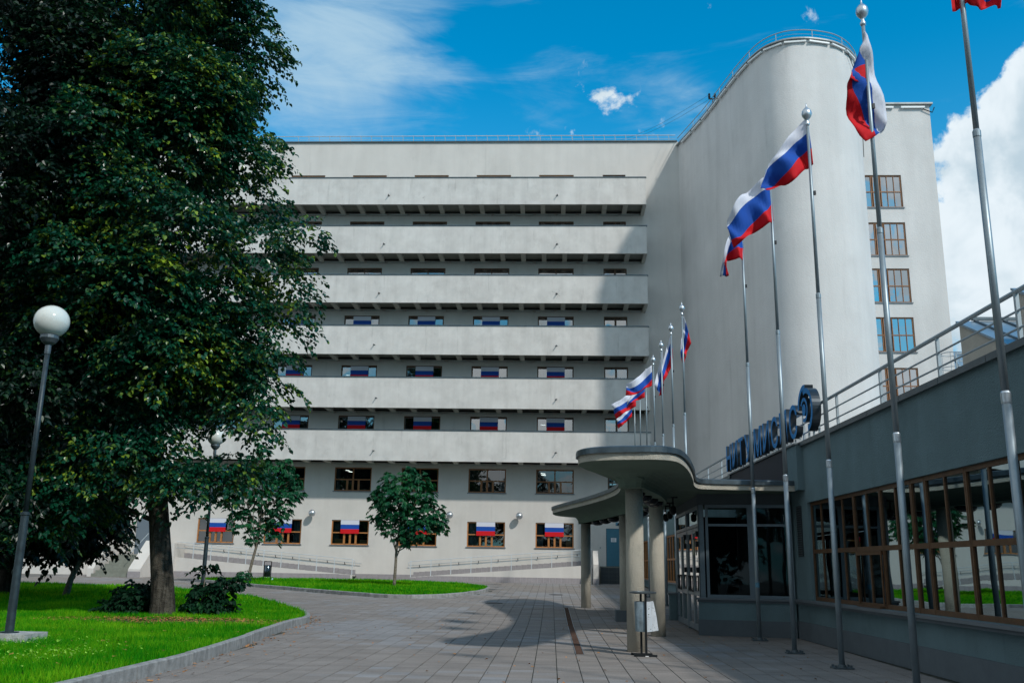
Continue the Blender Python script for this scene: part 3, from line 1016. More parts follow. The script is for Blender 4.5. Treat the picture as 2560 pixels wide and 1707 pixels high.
P_BAL = win_proto(2.36, WH, GLASS_SKY, WOOD_DARK, sill=False)
P_NAR = win_proto(1.54, WH, GLASS_SKY, WOOD_DARK, sill=False, pattern='two')
P_TOP = win_proto(2.36, WH, GLASS_SKY, WOOD, sill=False)
P_FIR = win_proto(2.38, 1.50, GLASS, WOOD_MID)
P_FIN = win_proto(1.8, 1.50, GLASS_SKY, WOOD_DARK)
P_GRD = win_proto(2.38, 1.53, GLASS, WOOD)
for r, zt in enumerate(ROWTOP):
    for k, x in enumerate(COLX[:8]):
        put_window(P_TOP if r == 0 else P_BAL, x, FY + 0.07, zt - WH, main)
    put_window(P_NAR, NX, FY + 0.07, zt - WH, main)
for k, x in enumerate(COLX[:7]):
    put_window(P_FIR, x, FY + 0.07, FIRST[0], main)
put_window(P_FIN, NX + 0.3, FY + 0.07, FIRST[0], main)
for x in COLX[:6]:
    put_window(P_GRD, x, FY + 0.07, GRND[0], main)

# curtains and lit ceiling lamps seen in the rooms
ct = MB()
for (x, z0, z1, a, b) in [(COLX[0], GRND[0], GRND[1], -1.1, -0.72), (COLX[1], GRND[0], GRND[1], -1.1, -0.5), (COLX[3], GRND[0], GRND[1], -1.1, -0.75), (COLX[4], GRND[0], GRND[1], 0.6, 1.1),
                          (COLX[1], FIRST[0], FIRST[1], 0.8, 1.1), (COLX[3], FIRST[0], FIRST[1], -1.1, -0.9),
                          (COLX[4], ROWTOP[4] - WH, ROWTOP[4], -1.1, 0.4), (COLX[4], ROWTOP[5] - WH, ROWTOP[5], -1.1, -0.5), (COLX[5], ROWTOP[5] - WH, ROWTOP[5], -1.1, 1.0)]:
    n = 14
    rws = [[(x + a + (b - a) * i / n, FY + 0.36 + 0.03 * math.sin(i * 2.2), z) for i in range(n + 1)] for z in (z0, z1)]
    ct.rows(rws)
ct.build('curtains', CURTAIN, main)
bx = MB(); bx.box(COLX[3] - 1.0, COLX[3] - 0.5, FY + 0.25, FY + 0.5, GRND[0] + 0.05, GRND[0] + 0.38); bx.box(COLX[3] + 0.6, COLX[3] + 1.05, FY + 0.25, FY + 0.5, GRND[0] + 0.05, GRND[0] + 0.33)
bx.box(COLX[1] + 0.75, COLX[1] + 1.05, FY + 0.3, FY + 0.6, GRND[0] + 0.05, GRND[0] + 0.6); bx.box(COLX[0] + 0.72, COLX[0] + 1.05, FY + 0.3, FY + 0.6, GRND[0] + 0.05, GRND[0] + 0.6)
bx.build('box_on_windowsill', CARD, main)
lt = MB()
for x, z in ((COLX[0] - 0.75, FIRST[1] - 0.22), (COLX[0] - 0.72, FIRST[1] - 0.32), (COLX[3] - 0.55, FIRST[1] - 0.17), (COLX[3] - 0.35, FIRST[1] - 0.25),
             (COLX[3] - 0.9, ROWTOP[4] - 0.55), (COLX[3] - 0.6, ROWTOP[5] - 0.35), (COLX[0] - 0.78, ROWTOP[5] - 0.42)):
    lt.add([(x - 0.17, FY + 0.9, z + 0.05), (x + 0.12, FY + 0.7, z), (x + 0.16, FY + 0.7, z + 0.035), (x - 0.13, FY + 0.9, z + 0.085)], [(0, 1, 2, 3)])
lt.build('lit_ceiling_lamp', LIT, main)

# ---- balconies
beam = MB(); beam.box(-0.15, 0.15, BY + 0.16, FY - 0.02, -0.22, 0.0)
beam_me = beam.mesh('beam', BEAMC, off=(0, BY, 0))
tube = MB(); tube.box(-0.56, 0.56, -0.05, 0.05, -0.07, 0.0); tube.box(-0.60, -0.56, -0.06, 0.06, -0.09, 0.0); tube.box(0.56, 0.60, -0.06, 0.06, -0.09, 0.0)
tube_me = tube.mesh('light_tube', TUBE)
sp_ = MB(); sp_.tube([(0, 0.05, 0), (0, -0.26, -0.035)], 0.028, 8); sp_.lathe([(0.075, -0.01), (0.075, 0.012)], c=(0, 0, 0), n=8)
spout_me = sp_.mesh('drain_spout', BLACKM)
stain = mat('weather_stain', (0.30, 0.27, 0.23), 0.95, var=(9, 0.4))
for r in range(6):
    XR = 6.05
    zt, zb = BTOP[r], BBOT[r]
    bal = MB()
    bal.box(XL, XR, BY, BY + 0.14, zb, zt)                       # parapet
    bal.box(XR - 0.14, XR, BY + 0.14, FY - 0.003, zb, zt)              # end wall
    o = bal.build('balcony', STUCCO_BALC, main)
    s = MB(); s.box(XL, XR - 0.16, BY + 0.142, FY - 0.003, zb + 0.24, zb + 0.40); s.build('balcony_floor', SOFFIT, o)
    c = MB(); c.box(XL, XR + 0.05, BY - 0.05, BY + 0.18, zt, zt + 0.05); c.build('parapet_coping', COPING if r in (0,) else FLASHING, o)
    e = MB(); e.prism([(BY + 0.45, zb + 0.30), (BY + 0.14, zb + 0.30), (BY + 0.14, zb - 0.0)], 0, 1)
    # end bracket below the right edge
    b2 = MB(); b2.add([(XR - 0.18, BY + 0.16, zb + 0.22), (XR - 0.18, FY - 0.02, zb + 0.22), (XR - 0.18, FY - 0.02, zb - 0.04), (XR - 0.18, BY + 0.16, zb + 0.02),
                       (XR + 0.04, BY + 0.16, zb + 0.22), (XR + 0.04, FY - 0.02, zb + 0.22), (XR + 0.04, FY - 0.02, zb - 0.04), (XR + 0.04, BY + 0.16, zb + 0.02)],
                      [(0, 1, 2, 3), (7, 6, 5, 4), (0, 4, 5, 1), (1, 5, 6, 2), (2, 6, 7, 3), (3, 7, 4, 0)])
    b2.build('end_bracket', BEAMC, o)
    x = XR - 1.3 + (r % 2) * 0.1
    while x > -19.5:
        place('beam', beam_me, (x, BY, zb + 0.239), o); x -= 1.36
    x = XR - 0.9
    while x > -19.5:
        place('light_tube', tube_me, (x, FY - 0.16, zb + 0.02), o); x -= 1.42
    cb = MB(); cb.box(XL, XR - 0.2, FY - 0.26, FY - 0.20, zb + 0.08, zb + 0.16); cb.build('cable_tray', BLACKM, o)
    for x in (0.25, -11.05, -17.9) if r > 3 else (0.25, -10.9 - 0.15 * r):
        place('drain_spout', spout_me, (x + 0.0, BY, zb + 0.62), o)

# cracks and rust runs below the upper spouts, as thin raised flakes
cr = MB()
rr_ = random.Random(3)
for (x, z, n, s) in ((0.25, BBOT[1] + 0.62, 34, 0.26), (0.25, BBOT[2] + 0.62, 46, 0.36), (-10.9, BBOT[0] + 0.62, 16, 0.22), (-11.05, BBOT[1] + 0.62, 14, 0.2), (-11.2, BBOT[2] + 0.62, 18, 0.26), (-8.55, BBOT[0] + 0.5, 10, 0.2)):
    for i in range(n):
        a = rr_.uniform(0, 6.28); L = rr_.random() ** 1.6 * s
        px_, pz_ = x + math.cos(a) * L, z + math.sin(a) * L * 1.1
        q = rr_.uniform(0.012, 0.045)
        a2 = a + rr_.uniform(-.8, .8)
        dx, dz = math.cos(a2) * q, math.sin(a2) * q
        cr.add([(px_ - dx, BY - 0.003, pz_ - dz), (px_ + dz * .3, BY - 0.003, pz_ - dx * .3), (px_ + dx, BY - 0.003, pz_ + dz)], [(0, 1, 2)])
cr.build('render_damage', BLACKM, main)

# ---- tower: curved wall bulging towards the camera, flat wall with windows to its right
TP = spline([(8.53, 59.0), (9.62, 54.9), (10.2, 52.1), (10.9, 48.9), (11.55, 47.0), (12.4, 46.12), (13.4, 45.86), (14.5, 46.0), (15.5, 46.4), (16.4, 47.2), (17.1, 48.25), (17.45, 49.2), (17.6, 50.6), (17.7, 53.4)], 5)
tw = MB()
tw.rows([[(x, y, 0.0) for x, y in TP], [(x, y, 29.75) for x, y in TP]])
tw.build('tower_wall', STUCCO_TOWER, main, smooth=True)


def offs(poly, d):
    out = []
    for i in range(len(poly)):
        a = Vector(poly[max(0, i - 1)]); b = Vector(poly[min(len(poly) - 1, i + 1)])
        t = (b - a).normalized(); out.append((poly[i][0] - (-t.y) * d * 1.0, poly[i][1] - t.x * d))
    return out


TROOF = ROOF; ROOF = 29.75
TO = offs(TP, 0.16); TI = offs(TP, -0.3)
tcp = MB()
tcp.rows([[(x, y, ROOF - 0.02) for x, y in TP], [(x, y, ROOF - 0.02) for x, y in TO], [(x, y, ROOF + 0.06) for x, y in TO], [(x, y, ROOF + 0.08) for x, y in TI]])
tcp.build('tower_coping', mat('pale_coping', (0.30, 0.32, 0.32), 0.5, metal=0.3, var=(3, 0.2)), main)
tr_ = MB(); TR = offs(TP, 0.05)
tr_.tube([(x, y, ROOF + 0.55) for x, y in TR], 0.028, 6); tr_.build('tower_rail', RAILP, main)
tr_ = MB(); tr_.tube([(x, y, ROOF + 0.30) for x, y in TR], 0.012, 5); tr_.build('tower_rail', RAILP, main)
pp = MB(); pp.tube([(0, 0, 0.0), (0, 0, 0.5)], 0.022, 6); pp_me = pp.mesh('rail_post', RAILP)
acc = 0; last = TR[0]
for p in TR[1:]:
    acc += math.hypot(p[0] - last[0], p[1] - last[1]); last = p
    if acc > 1.9:
        place('rail_post', pp_me, (p[0], p[1], ROOF + 0.08), main); acc = 0
# light tubes under the coping
acc = 0; s0 = TP[0]; TL = offs(TP, 0.13)
i0 = 0
for i in range(1, len(TL)):
    d = math.hypot(TL[i][0] - TL[i0][0], TL[i][1] - TL[i0][1])
    if d > 1.15 and i0 > 0:
        mb = MB(); mb.bar((*TL[i0], ROOF - 0.16), Vector((*TL[i0], ROOF - 0.16)).lerp(Vector((*TL[i], ROOF - 0.16)), 0.88), 0.12, 0.09)
        mb.build('light_tube', TUBE_WHITE, main); i0 = i
    elif i0 == 0:
        i0 = i
TW_Y = 53.4
th = []
TWZ = [25.10, 22.04, 19.13, 16.13, 13.10, 10.05]
for z in TWZ: th.append((18.87, 21.15, z - 2.1, z))
tf = MB(); holed_wall(tf, lambda u, o, z: (u, TW_Y + o, z), 17.7, 23.25, 0.0, ROOF, th, 0.14); tf.add([(23.25, TW_Y, 0), (23.25, 75, 0), (23.25, 75, ROOF), (23.25, TW_Y, ROOF)], [(0, 1, 2, 3)])
tf.build('tower_window_wall', STUCCO_TOWER, main)
rm = MB(); rm.add([(17.8, TW_Y + 1.2, 5), (23.2, TW_Y + 1.2, 5), (23.2, TW_Y + 1.2, ROOF - 0.4), (17.8, TW_Y + 1.2, ROOF - 0.4)], [(0, 1, 2, 3)]); rm.build('stairwell_interior', ROOM, main)
GLASS_TW = glass_mat('tower_glass', (0.6, 0.75, 0.8), refl_c=(0.95, 0.93, 0.93), f0=0.50, see=0.7)
P_TW = win_proto(2.28, 2.1, GLASS_TW, WOOD_MID, pattern='tower')
for z in TWZ: put_window(P_TW, 20.01, TW_Y + 0.06, z - 2.1, main)
cp = MB(); cp.box(17.5, 23.4, TW_Y - 0.2, TW_Y + 0.3, ROOF, ROOF + 0.1); cp.build('tower_coping', MATS['pale_coping'], main)
for x in (18.6, 20.3, 22.2):
    mb = MB(); mb.box(x - 0.72, x + 0.72, TW_Y - 0.16, TW_Y - 0.05, ROOF - 0.24, ROOF - 0.13); mb.box(x - 0.6, x - 0.57, TW_Y - 0.1, TW_Y, ROOF - 0.3, ROOF - 0.2); mb.box(x + 0.57, x + 0.6, TW_Y - 0.1, TW_Y, ROOF - 0.3, ROOF - 0.2)
    mb.build('light_tube', TUBE_WHITE, main)
mb = MB(); mb.tube(spline([(16.3, 46.95, ROOF - 0.2), (16.9, 47.6, ROOF - 1.4), (17.25, 48.3, ROOF - 3.2), (17.45, 49.0, ROOF - 5.5)], 5), 0.02, 5); mb.build('loose_cable', BLACKM, main)
mb = MB(); mb.tube([(18.8, TW_Y - 0.05, ROOF - 0.9), (19.6, TW_Y - 0.05, ROOF - 0.75), (20.6, TW_Y - 0.05, ROOF - 0.3)], 0.02, 5); mb.build('loose_cable', BLACKM, main)
mb = MB(); mb.tube([(22.8, TW_Y - 0.1, ROOF - 0.3), (23.35, TW_Y - 0.12, ROOF - 0.55), (23.5, TW_Y - 0.12, ROOF - 0.2)], 0.035, 5); mb.build('cable_bracket', BLACKM, main)

# insulators with two wires running back over the roof
ins = thing('wire_bracket', (9.95, 53.4, ROOF + 0.1), 'pair of black insulators on the curved roof edge of the tower', 'insulator')
mb = MB(); mb.bar((9.75, 53.4, ROOF + 0.5), (10.1, 53.4, ROOF + 0.5), 0.05, 0.05); mb.bar((9.95, 53.4, ROOF + 0.1), (9.95, 53.4, ROOF + 0.5), 0.05, 0.05); mb.build('bracket', BLACKM, ins)
for x in (9.75, 10.1):
    mb = MB(); mb.lathe([(0.03, 0), (0.09, 0.06), (0.05, 0.12), (0.09, 0.18), (0.05, 0.25), (0.08, 0.32), (0.03, 0.4)], c=(x, 53.4, ROOF + 0.5), n=10); mb.build('insulator', BLACKM, ins)
for x, z, lb in ((9.75, ROOF + 0.8, 'upper of two thin black wires crossing the sky behind the main roof'), (10.1, ROOF + 0.72, 'lower of two thin black wires crossing the sky behind the main roof')):
    mb = MB(); a = Vector((x, 53.4, z)); b = Vector((4.2 + (x - 9.75), 76.0, z + 7.4))
    mb.tube([a.lerp(b, t / 8) - Vector((0, 0, 1.1 * math.sin(math.pi * t / 8) * 0.5)) for t in range(9)], 0.009, 5)
    tag(mb.build('wire', BLACKM), lb, 'wire', 'wires over the roof')

# ---- wall lamps: aluminium balls on the ground-floor wall
for i, x in enumerate((-2.0, -6.35, -15.05)):
    t = thing('wall_lamp', (x, FY, 4.62), ['silver ball wall lamp nearest the canopy, between the two rightmost ground floor windows', 'silver ball wall lamp just right of the round sapling', 'silver ball wall lamp between the two saplings'][i], 'wall lamp', 'ball lamps on the ground floor wall')
    mb = MB(); mb.lathe([(0.001, -0.22)] + [(0.22 * math.cos(a), 0.22 * math.sin(a)) for a in [math.radians(d) for d in range(-80, 81, 10)]] + [(0.001, 0.22)], c=(x, FY - 0.42, 4.62), n=24); mb.build('ball', ALU, t, smooth=True)
    mb = MB(); mb.tube([(x, FY - 0.22, 4.62), (x, FY, 4.62)], 0.05, 8); mb.build('arm', ALU, t)

# ---- flags hung over windows
def banner(x, ztop, y, label, w=1.17, h=0.86, seed=0):
    mb = MB(); n = 8
    rr = random.Random(seed)
    ph = rr.uniform(0, 6); am = rr.uniform(0.006, 0.02)
    rws = []
    for j in range(7):
        v = j / 6
        rws.append([(x - w / 2 + w * i / n + rr.uniform(-.002, .002), y - 0.015 - am * math.sin(i * 1.1 + ph) * v - 0.01 * v, ztop - h * v - 0.006 * math.sin(i * 0.9 + ph) * (v if v > .9 else 0)) for i in range(n + 1)])
    for j in range(6):
        mb.rows(rws[j:j + 2], mi=j // 2)
    o = mb.build('window_flag', [F_WHITE, F_BLUE, F_RED], smooth=True)
    tag(o, label, 'flag', 'flags hung in the windows')


ordn = ['rightmost', 'second from the right', 'third from the right', 'fourth from the right', 'fifth from the right', 'sixth from the right']
for r, nm in ((3, 'in the fourth row'), (4, 'in the fifth row'), (5, 'in the sixth row')):
    for k in range(5 if r < 5 else 5):
        banner(COLX[k] + 0.02, ROWTOP[r] - 0.05, FY + 0.05, 'tricolour flag in the %s wide window %s' % (ordn[k], nm), seed=r * 10 + k)
gl_ = ['white, blue and red flag over the ground floor window nearest the canopy', 'white, blue and red flag over the ground floor window between the two silver ball lamps', 'white, blue and red flag over the ground floor window half hidden by the round sapling', 'white, blue and red flag over the ground floor window left of the round sapling', 'white, blue and red flag over the ground floor window behind the leaning sapling']
for k in range(5):
    banner(COLX[k] - 0.02, GRND[1] - 0.01, FY - 0.01, gl_[k], 1.17, 0.83, seed=90 + k)
banner(COLX[5] + 0.05, GRND[1] - 0.01, FY - 0.01, 'white, blue and red flag over the ground floor window behind the far street lamp', 1.17, 0.83, seed=99)

# ================================================================== LOW WING ON THE RIGHT
WA = -0.017
WB = Vector((6.05, 23.8, 0)); WD = Vector((math.sin(WA), math.cos(WA), 0)); WN = Vector((math.cos(WA), -math.sin(WA), 0))


def Wp(t, off, z):
    """along the wing wall (t grows away from the camera), off into the building, height"""
    p = WB + WD * t + WN * off
    return Vector((p.x, p.y, z))


class WMB(MB):
    def wbox(s, t0, t1, o0, o1, z0, z1, mi=0):
        vs = [Wp(t, o, z) for z in (z0, z1) for (t, o) in ((t0, o0), (t1, o0), (t1, o1), (t0, o1))]
        return s.add(vs, [(0, 1, 2, 3), (7, 6, 5, 4), (0, 4, 5, 1), (1, 5, 6, 2), (2, 6, 7, 3), (3, 7, 4, 0)], mi)


wing = thing('entrance_wing', (6.3, 20.0, 0), 'low grey rendered wing with a long band of brown wooden windows along the right', 'building')
SI0, WT = 0.93, 3.17
TEND = -22.0
PAR = 4.58
wm = WMB()
far_h = [(8.6, 15.4, 0.95, 3.15), (17.0, 24.0, 0.95, 3.15), (25.5, 33.5, 0.95, 3.15)]
holed_wall(wm, lambda u, o, z: Wp(u, o, z), TEND, 35.2, 0.0, PAR, [(TEND + 0.5, -1.22, SI0, WT)] + far_h, 0.16)
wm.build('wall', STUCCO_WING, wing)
pm_ = WMB(); pm_.wbox(TEND, -0.02, -0.035, 0.002, 0, 0.41); pm_.build('plinth', PLINTH, wing)
pm_ = WMB(); pm_.wbox(7.0, 35.0, -0.03, 0.002, 0.0, 0.55); pm_.build('plinth', PLINTH, wing)
rm = WMB(); rm.wbox(TEND, 35, 5.0, 5.1, 0.0, 4.2); rm.wbox(TEND, 35, 0.2, 5.0, 0.3, 0.34); rm.wbox(TEND, 35, 0.2, 5.0, 3.6, 3.64)
rm.build('room_interior', ROOM, wing)
rf = WMB(); rf.wbox(TEND, 35, 0.3, 19, 4.15, 4.25); rf.build('roof', ASPH, wing)
for t in np.arange(TEND, 34.5, 1.62):
    if -0.3 < t + 0.8 < 7.4: continue
    cp = WMB(); cp.wbox(t, t + 1.605, -0.06, 0.32, PAR, PAR + 0.045); cp.wbox(t, t + 1.605, -0.075, -0.06, PAR - 0.06, PAR + 0.045)
    cp.build('parapet_coping', COPING, wing)
# layered sill under the window band
sl_ = WMB(); sl_.wbox(TEND, -0.06, -0.15, 0.02, 0.875, 0.925); sl_.build('sill', SILL, wing)
sl_ = WMB(); sl_.wbox(TEND, -0.06, -0.11, -0.002, 0.82, 0.872); sl_.build('sill_moulding', PLINTH, wing)
# window band: bays of two lights, one narrow bay
bays = [(-2.75, -1.25, 2), (-4.25, -2.75, 2), (-5.75, -4.25, 2), (-7.25, -5.75, 2), (-7.85, -7.25, 1), (-9.35, -7.85, 2), (-10.85, -9.35, 2), (-12.35, -10.85, 2), (-13.85, -12.35, 2), (-15.35, -13.85, 2), (-16.85, -15.35, 2), (-18.35, -16.85, 2)]
ZT = 2.035
for bi, (t0, t1, n) in enumerate(bays):
    f = WMB(); a, b = t0 + 0.006, t1 - 0.006; s = 0.042
    f.wbox(a, a + s, 0.065, 0.10, SI0, WT); f.wbox(b - s, b, 0.065, 0.10, SI0, WT)
    f.wbox(a + s, b - s, 0.067, 0.10, SI0, SI0 + 0.085); f.wbox(a + s, b - s, 0.067, 0.10, WT - 0.075, WT)
    f.wbox(a + s, b - s, 0.067, 0.10, ZT - 0.045, ZT + 0.045)
    mid = (a + b) / 2
    cells = [(a + s, b - s)]
    if n == 2:
        f.wbox(mid - 0.022, mid + 0.022, 0.07, 0.10, SI0 + 0.085, ZT - 0.045); f.wbox(mid - 0.022, mid + 0.022, 0.07, 0.10, ZT + 0.045, WT - 0.075)
        cells = [(a + s, mid - 0.022), (mid + 0.022, b - s)]
    if bi == 2:
        f.wbox(a + s, b - s, 0.03, 0.052, ZT - 0.12, ZT - 0.05); f.wbox(a + s, a + s + 0.05, 0.03, 0.052, SI0 + 0.06, ZT - 0.12); f.wbox(b - s - 0.05, b - s, 0.03, 0.052, SI0 + 0.06, ZT - 0.12)
        f.wbox(a + s + 0.1, b - s - 0.02, -0.02, 0.04, SI0 + 0.0, SI0 + 0.035)
    fo = f.build('window', WOOD_DARK, wing)
    for c0, c1 in cells:
        for z0, z1 in ((SI0 + 0.085, ZT - 0.045), (ZT + 0.045, WT - 0.075)):
            p = MB(); p.add([Wp(c0, 0.095, z0), Wp(c1, 0.095, z0), Wp(c1, 0.095, z1), Wp(c0, 0.095, z1)], [(0, 1, 2, 3)]); p.build('pane', GLASS_WING, fo)
# sheer curtains and two round columns inside
ct = MB()
for a, b in ((-1.3, -2.2), (-3.2, -4.2), (-5.9, -6.7), (-7.3, -7.8), (-8.6, -9.2), (-10.3, -11.6), (-12.8, -13.6), (-15.0, -16.4)):
    n = 26
    ct.rows([[Wp(a + (b - a) * i / n, 0.42 + 0.04 * math.sin(i * 1.9), z) for i in range(n + 1)] for z in (SI0, WT)])
ct.build('curtains', CURTAIN, wing)
cl = MB()
for t in (-3.0, -8.3, -13.6):
    p = Wp(t, 2.4, 0); cl.lathe([(0.22, 0.3), (0.22, 3.6)], c=p, n=16)
cl.build('inner_columns', STUCCO_WING, wing)
lt = MB()
for t in (-6.1, -9.0, -11.8, -14.4):
    p = Wp(t, 2.0, 3.5); lt.box(p.x - 0.6, p.x + 0.6, p.y - 0.07, p.y + 0.07, 3.46, 3.52)
lt.build('ceiling_lamp', TUBE_WHITE, wing)
# the far windows beyond the porch
for a, b, c, d in far_h:
    n = int((b - a) / 0.8)
    f = WMB(); f.wbox(a, b, 0.05, 0.13, c, c + 0.08); f.wbox(a, b, 0.05, 0.13, d - 0.08, d); f.wbox(a, b, 0.052, 0.12, 1.98, 2.06)
    for i in range(n + 1):
        t = a + (b - a) * i / n; f.wbox(max(a, t - 0.035), min(b, t + 0.035), 0.045, 0.132, c, d)
    fo = f.build('window', WOOD, wing)
    for i in range(n):
        t0 = a + (b - a) * i / n + 0.035; t1 = a + (b - a) * (i + 1) / n - 0.035
        p = MB(); p.add([Wp(t0, 0.09, c + 0.08), Wp(t1, 0.09, c + 0.08), Wp(t1, 0.09, d - 0.08), Wp(t0, 0.09, d - 0.08)], [(0, 1, 2, 3)]); p.build('pane', GLASS_WING, fo)
    s = WMB(); s.wbox(a - 0.05, b + 0.05, -0.1, 0.03, c - 0.05, c - 0.003); s.build('sill', SILL, wing)
# louvred grille between porch and window band
lv = WMB(); lv.wbox(-0.72, -0.30, -0.012, 0.0, 1.93, 3.13); gr = lv.build('louvre_grille', BLACKM, wing)
sm_ = WMB()
for i in range(22):
    z = 1.95 + i * 0.054; sm_.wbox(-0.71, -0.31, -0.03, -0.013, z, z + 0.022)
sm_.build('louvre_slats', COPING, gr)
# roof railing
rail_z = 5.37
for z, r in ((rail_z, 0.036), (5.10, 0.017), (4.86, 0.017)):
    mb = MB(); mb.tube([Wp(t, 0.12, z) for t in (TEND, -8, 4, 14.5, 34)], r, 8); mb.build('roof_rail', RAILP, wing)
for t in [-19.1, -16.5, -13.9, -11.3, -8.73, -6.13, -3.5, -0.9, 1.7, 4.3, 6.9, 9.4, 12.0, 14.6, 17.2, 19.8]:
    mb = WMB(); mb.wbox(t - 0.028, t + 0.028, 0.095, 0.145, PAR + 0.04, rail_z - 0.02); mb.build('rail_post', RAILP, wing)
# dark panel that carries the sign, above the canopy
pn = WMB(); pn.wbox(-0.25, 7.35, -0.03, 0.10, 3.7, 4.62); pn.build('sign_panel', NAVY, wing)
pn = WMB(); pn.wbox(-0.25, 7.45, -0.08, 0.15, 4.622, 4.665); pn.build('parapet_coping', COPING, wing)
pn = WMB(); pn.wbox(-1.10, -0.26, -0.16, -0.001, 3.48, 4.56); pn.build('corner_pier', STUCCO_WING, wing)
pn = WMB(); pn.wbox(-1.13, -0.24, -0.20, -0.0, 4.562, 4.60); pn.build('parapet_coping', COPING, wing)

# ---- rooftop sign: letters
sign = thing('rooftop_sign', Wp(3, 0, 4.66), 'row of blue three dimensional rooftop letters spelling НИТУ МИСИС with a round emblem', 'sign')


def letter(ch, t_left, width, h=0.83, depth=0.15):
    width *= 0.88
    cu = bpy.data.curves.new('letter', 'FONT')
    cu.body = ch; cu.size = 1.0; cu.extrude = 0.5; cu.resolution_u = 5; cu.fill_mode = 'BOTH'
    cu.offset = 0.010
    to = bpy.data.objects.new('tmp', cu)
    COL.objects.link(to)
    dg = bpy.context.evaluated_depsgraph_get()
    me = bpy.data.meshes.new_from_object(to.evaluated_get(dg))
    bpy.data.objects.remove(to)
    co = np.empty(len(me.vertices) * 3, np.float32); me.vertices.foreach_get('co', co); co = co.reshape(-1, 3)
    mn, mx = co.min(0), co.max(0)
    u = (co[:, 0] - mn[0]) / (mx[0] - mn[0]); v = (co[:, 1] - mn[1]) / (mx[1] - mn[1]); d = (co[:, 2] - mn[2]) / (mx[2] - mn[2])
    base = wloc(sign)
    out = np.zeros_like(co)
    for i in range(len(co)):
        p = Wp(t_left - u[i] * width, -0.16 + (1 - d[i]) * depth, 4.72 + v[i] * h) - base
        out[i] = p
    me.vertices.foreach_set('co', out.ravel())
    me.name = 'letter'
    me.materials.clear(); me.materials.append(BLUE_FACE); me.materials.append(BLUE_SIDE)
    me.update()
    idx = []
    for p in me.polygons:
        idx.append(0 if abs(p.normal.dot(WN)) > 0.7 else 1)
    me.polygons.foreach_set('material_index', idx)
    o = bpy.data.objects.new('letter', me); COL.objects.link(o); o.parent = sign
    return o


for ch, t, w in (('Н', 7.17, 0.80), ('И', 6.22, 0.84), ('Т', 5.30, 0.74), ('У', 4.42, 0.92), ('М', 3.20, 0.96), ('И', 2.12, 0.80), ('С', 1.20, 0.78), ('И', 0.30, 0.80), ('С', -0.62, 0.80)):
    letter(ch, t, w)


def arc(r0, r1, a0, a1, tc_, zc, d0=-0.16, d1=0.04, name='emblem_arc'):
    n = max(8, int(abs(a1 - a0) / 9)); mb = MB()
    ring = []
    for i in range(n + 1):
        a = math.radians(a0 + (a1 - a0) * i / n)
        ring.append([Wp(tc_ - math.cos(a) * r, d, zc + math.sin(a) * r) for r, d in ((r0, d0), (r1, d0), (r1, d1), (r0, d1))])
    b = 0
    for i in range(n):
        p, q = ring[i], ring[i + 1]
        for k in range(4):
            mb.add([p[k], p[(k + 1) % 4], q[(k + 1) % 4], q[k]], [(0, 1, 2, 3)], 0 if k == 0 else 1)
    mb.add(ring[0], [(3, 2, 1, 0)], 1); mb.add(ring[-1], [(0, 1, 2, 3)], 1)
    mb.build(name, [BLUE_FACE, BLUE_SIDE], sign)


LT, LZ = -1.98, 5.29
arc(0.44, 0.55, 178, 78, LT - 0.02, LZ + 0.02)
arc(0.40, 0.52, 112, -78, LT - 0.14, LZ - 0.05)
arc(0.21, 0.29, 150, -118, LT + 0.02, LZ - 0.02)
arc(0.0, 0.14, 0, 360, LT + 0.03, LZ - 0.02, name='emblem_dot')
mb = WMB()
for t in (-1.6, -1.98, -2.4): mb.wbox(t - 0.02, t + 0.02, 0.02, 0.06, PAR + 0.04, 5.0)
for t in np.arange(-1.2, 7.2, 0.42): mb.wbox(t - 0.012, t + 0.012, -0.08, -0.05, 4.665, 4.73)
mb.build('letter_brackets', ALU_DULL, sign)

# ---- roof lanterns and the hooped ladder behind the parapet
for i, (yr, lb) in enumerate(((17.5, 'beige gabled roof lantern cut off by the right edge of the picture'), (20.0, 'beige gabled roof lantern with blue grey sheet roof seen whole behind the roof railing'))):
    X0 = 8.89; t = thing('roof_lantern', (X0, yr, 4.25), lb, 'roof lantern', 'roof lanterns on the low wing')
    mb = MB(); mb.add([(X0, yr, 4.2), (X0, yr - 2.15, 4.2), (X0, yr - 2.15, 5.85), (X0, yr, 6.88)], [(0, 1, 2, 3)]); mb.add([(X0, yr, 4.2), (X0, yr, 6.88), (15, yr, 6.88), (15, yr, 4.2)], [(0, 1, 2, 3)])
    mb.add([(X0, yr - 2.15, 4.2), (15, yr - 2.15, 4.2), (15, yr - 2.15, 5.85), (X0, yr - 2.15, 5.85)], [(0, 1, 2, 3)]); mb.build('wall', BEIGE, t)
    mb = MB(); mb.add([(X0 - 0.05, yr + 0.05, 6.92), (X0 - 0.05, yr - 2.22, 5.83), (15, yr - 2.22, 5.83), (15, yr + 0.05, 6.92), (X0 - 0.05, yr + 0.05, 6.97), (X0 - 0.05, yr - 2.22, 5.88), (15, yr - 2.22, 5.88), (15, yr + 0.05, 6.97)],
                      [(0, 1, 2, 3), (7, 6, 5, 4), (0, 4, 5, 1), (1, 5, 6, 2), (3, 7, 4, 0)]); rfo = mb.build('roof', ROOFMET, t)
    for k in range(9):
        x = X0 + 0.35 + k * 0.62; mb = MB(); mb.bar((x, yr + 0.03, 6.985), (x, yr - 2.2, 5.91), 0.035, 0.04); mb.build('roof_seam', COPING, rfo)
    mb = MB(); mb.bar((X0 + 0.3, yr + 0.03, 7.02), (15, yr + 0.03, 7.02), 0.08, 0.07); mb.build('ridge', COPING, rfo)
t = thing('far_roof', (26.5, 62, 0), 'distant seamed blue grey roof just right of the tower, seen through the railing', 'building')
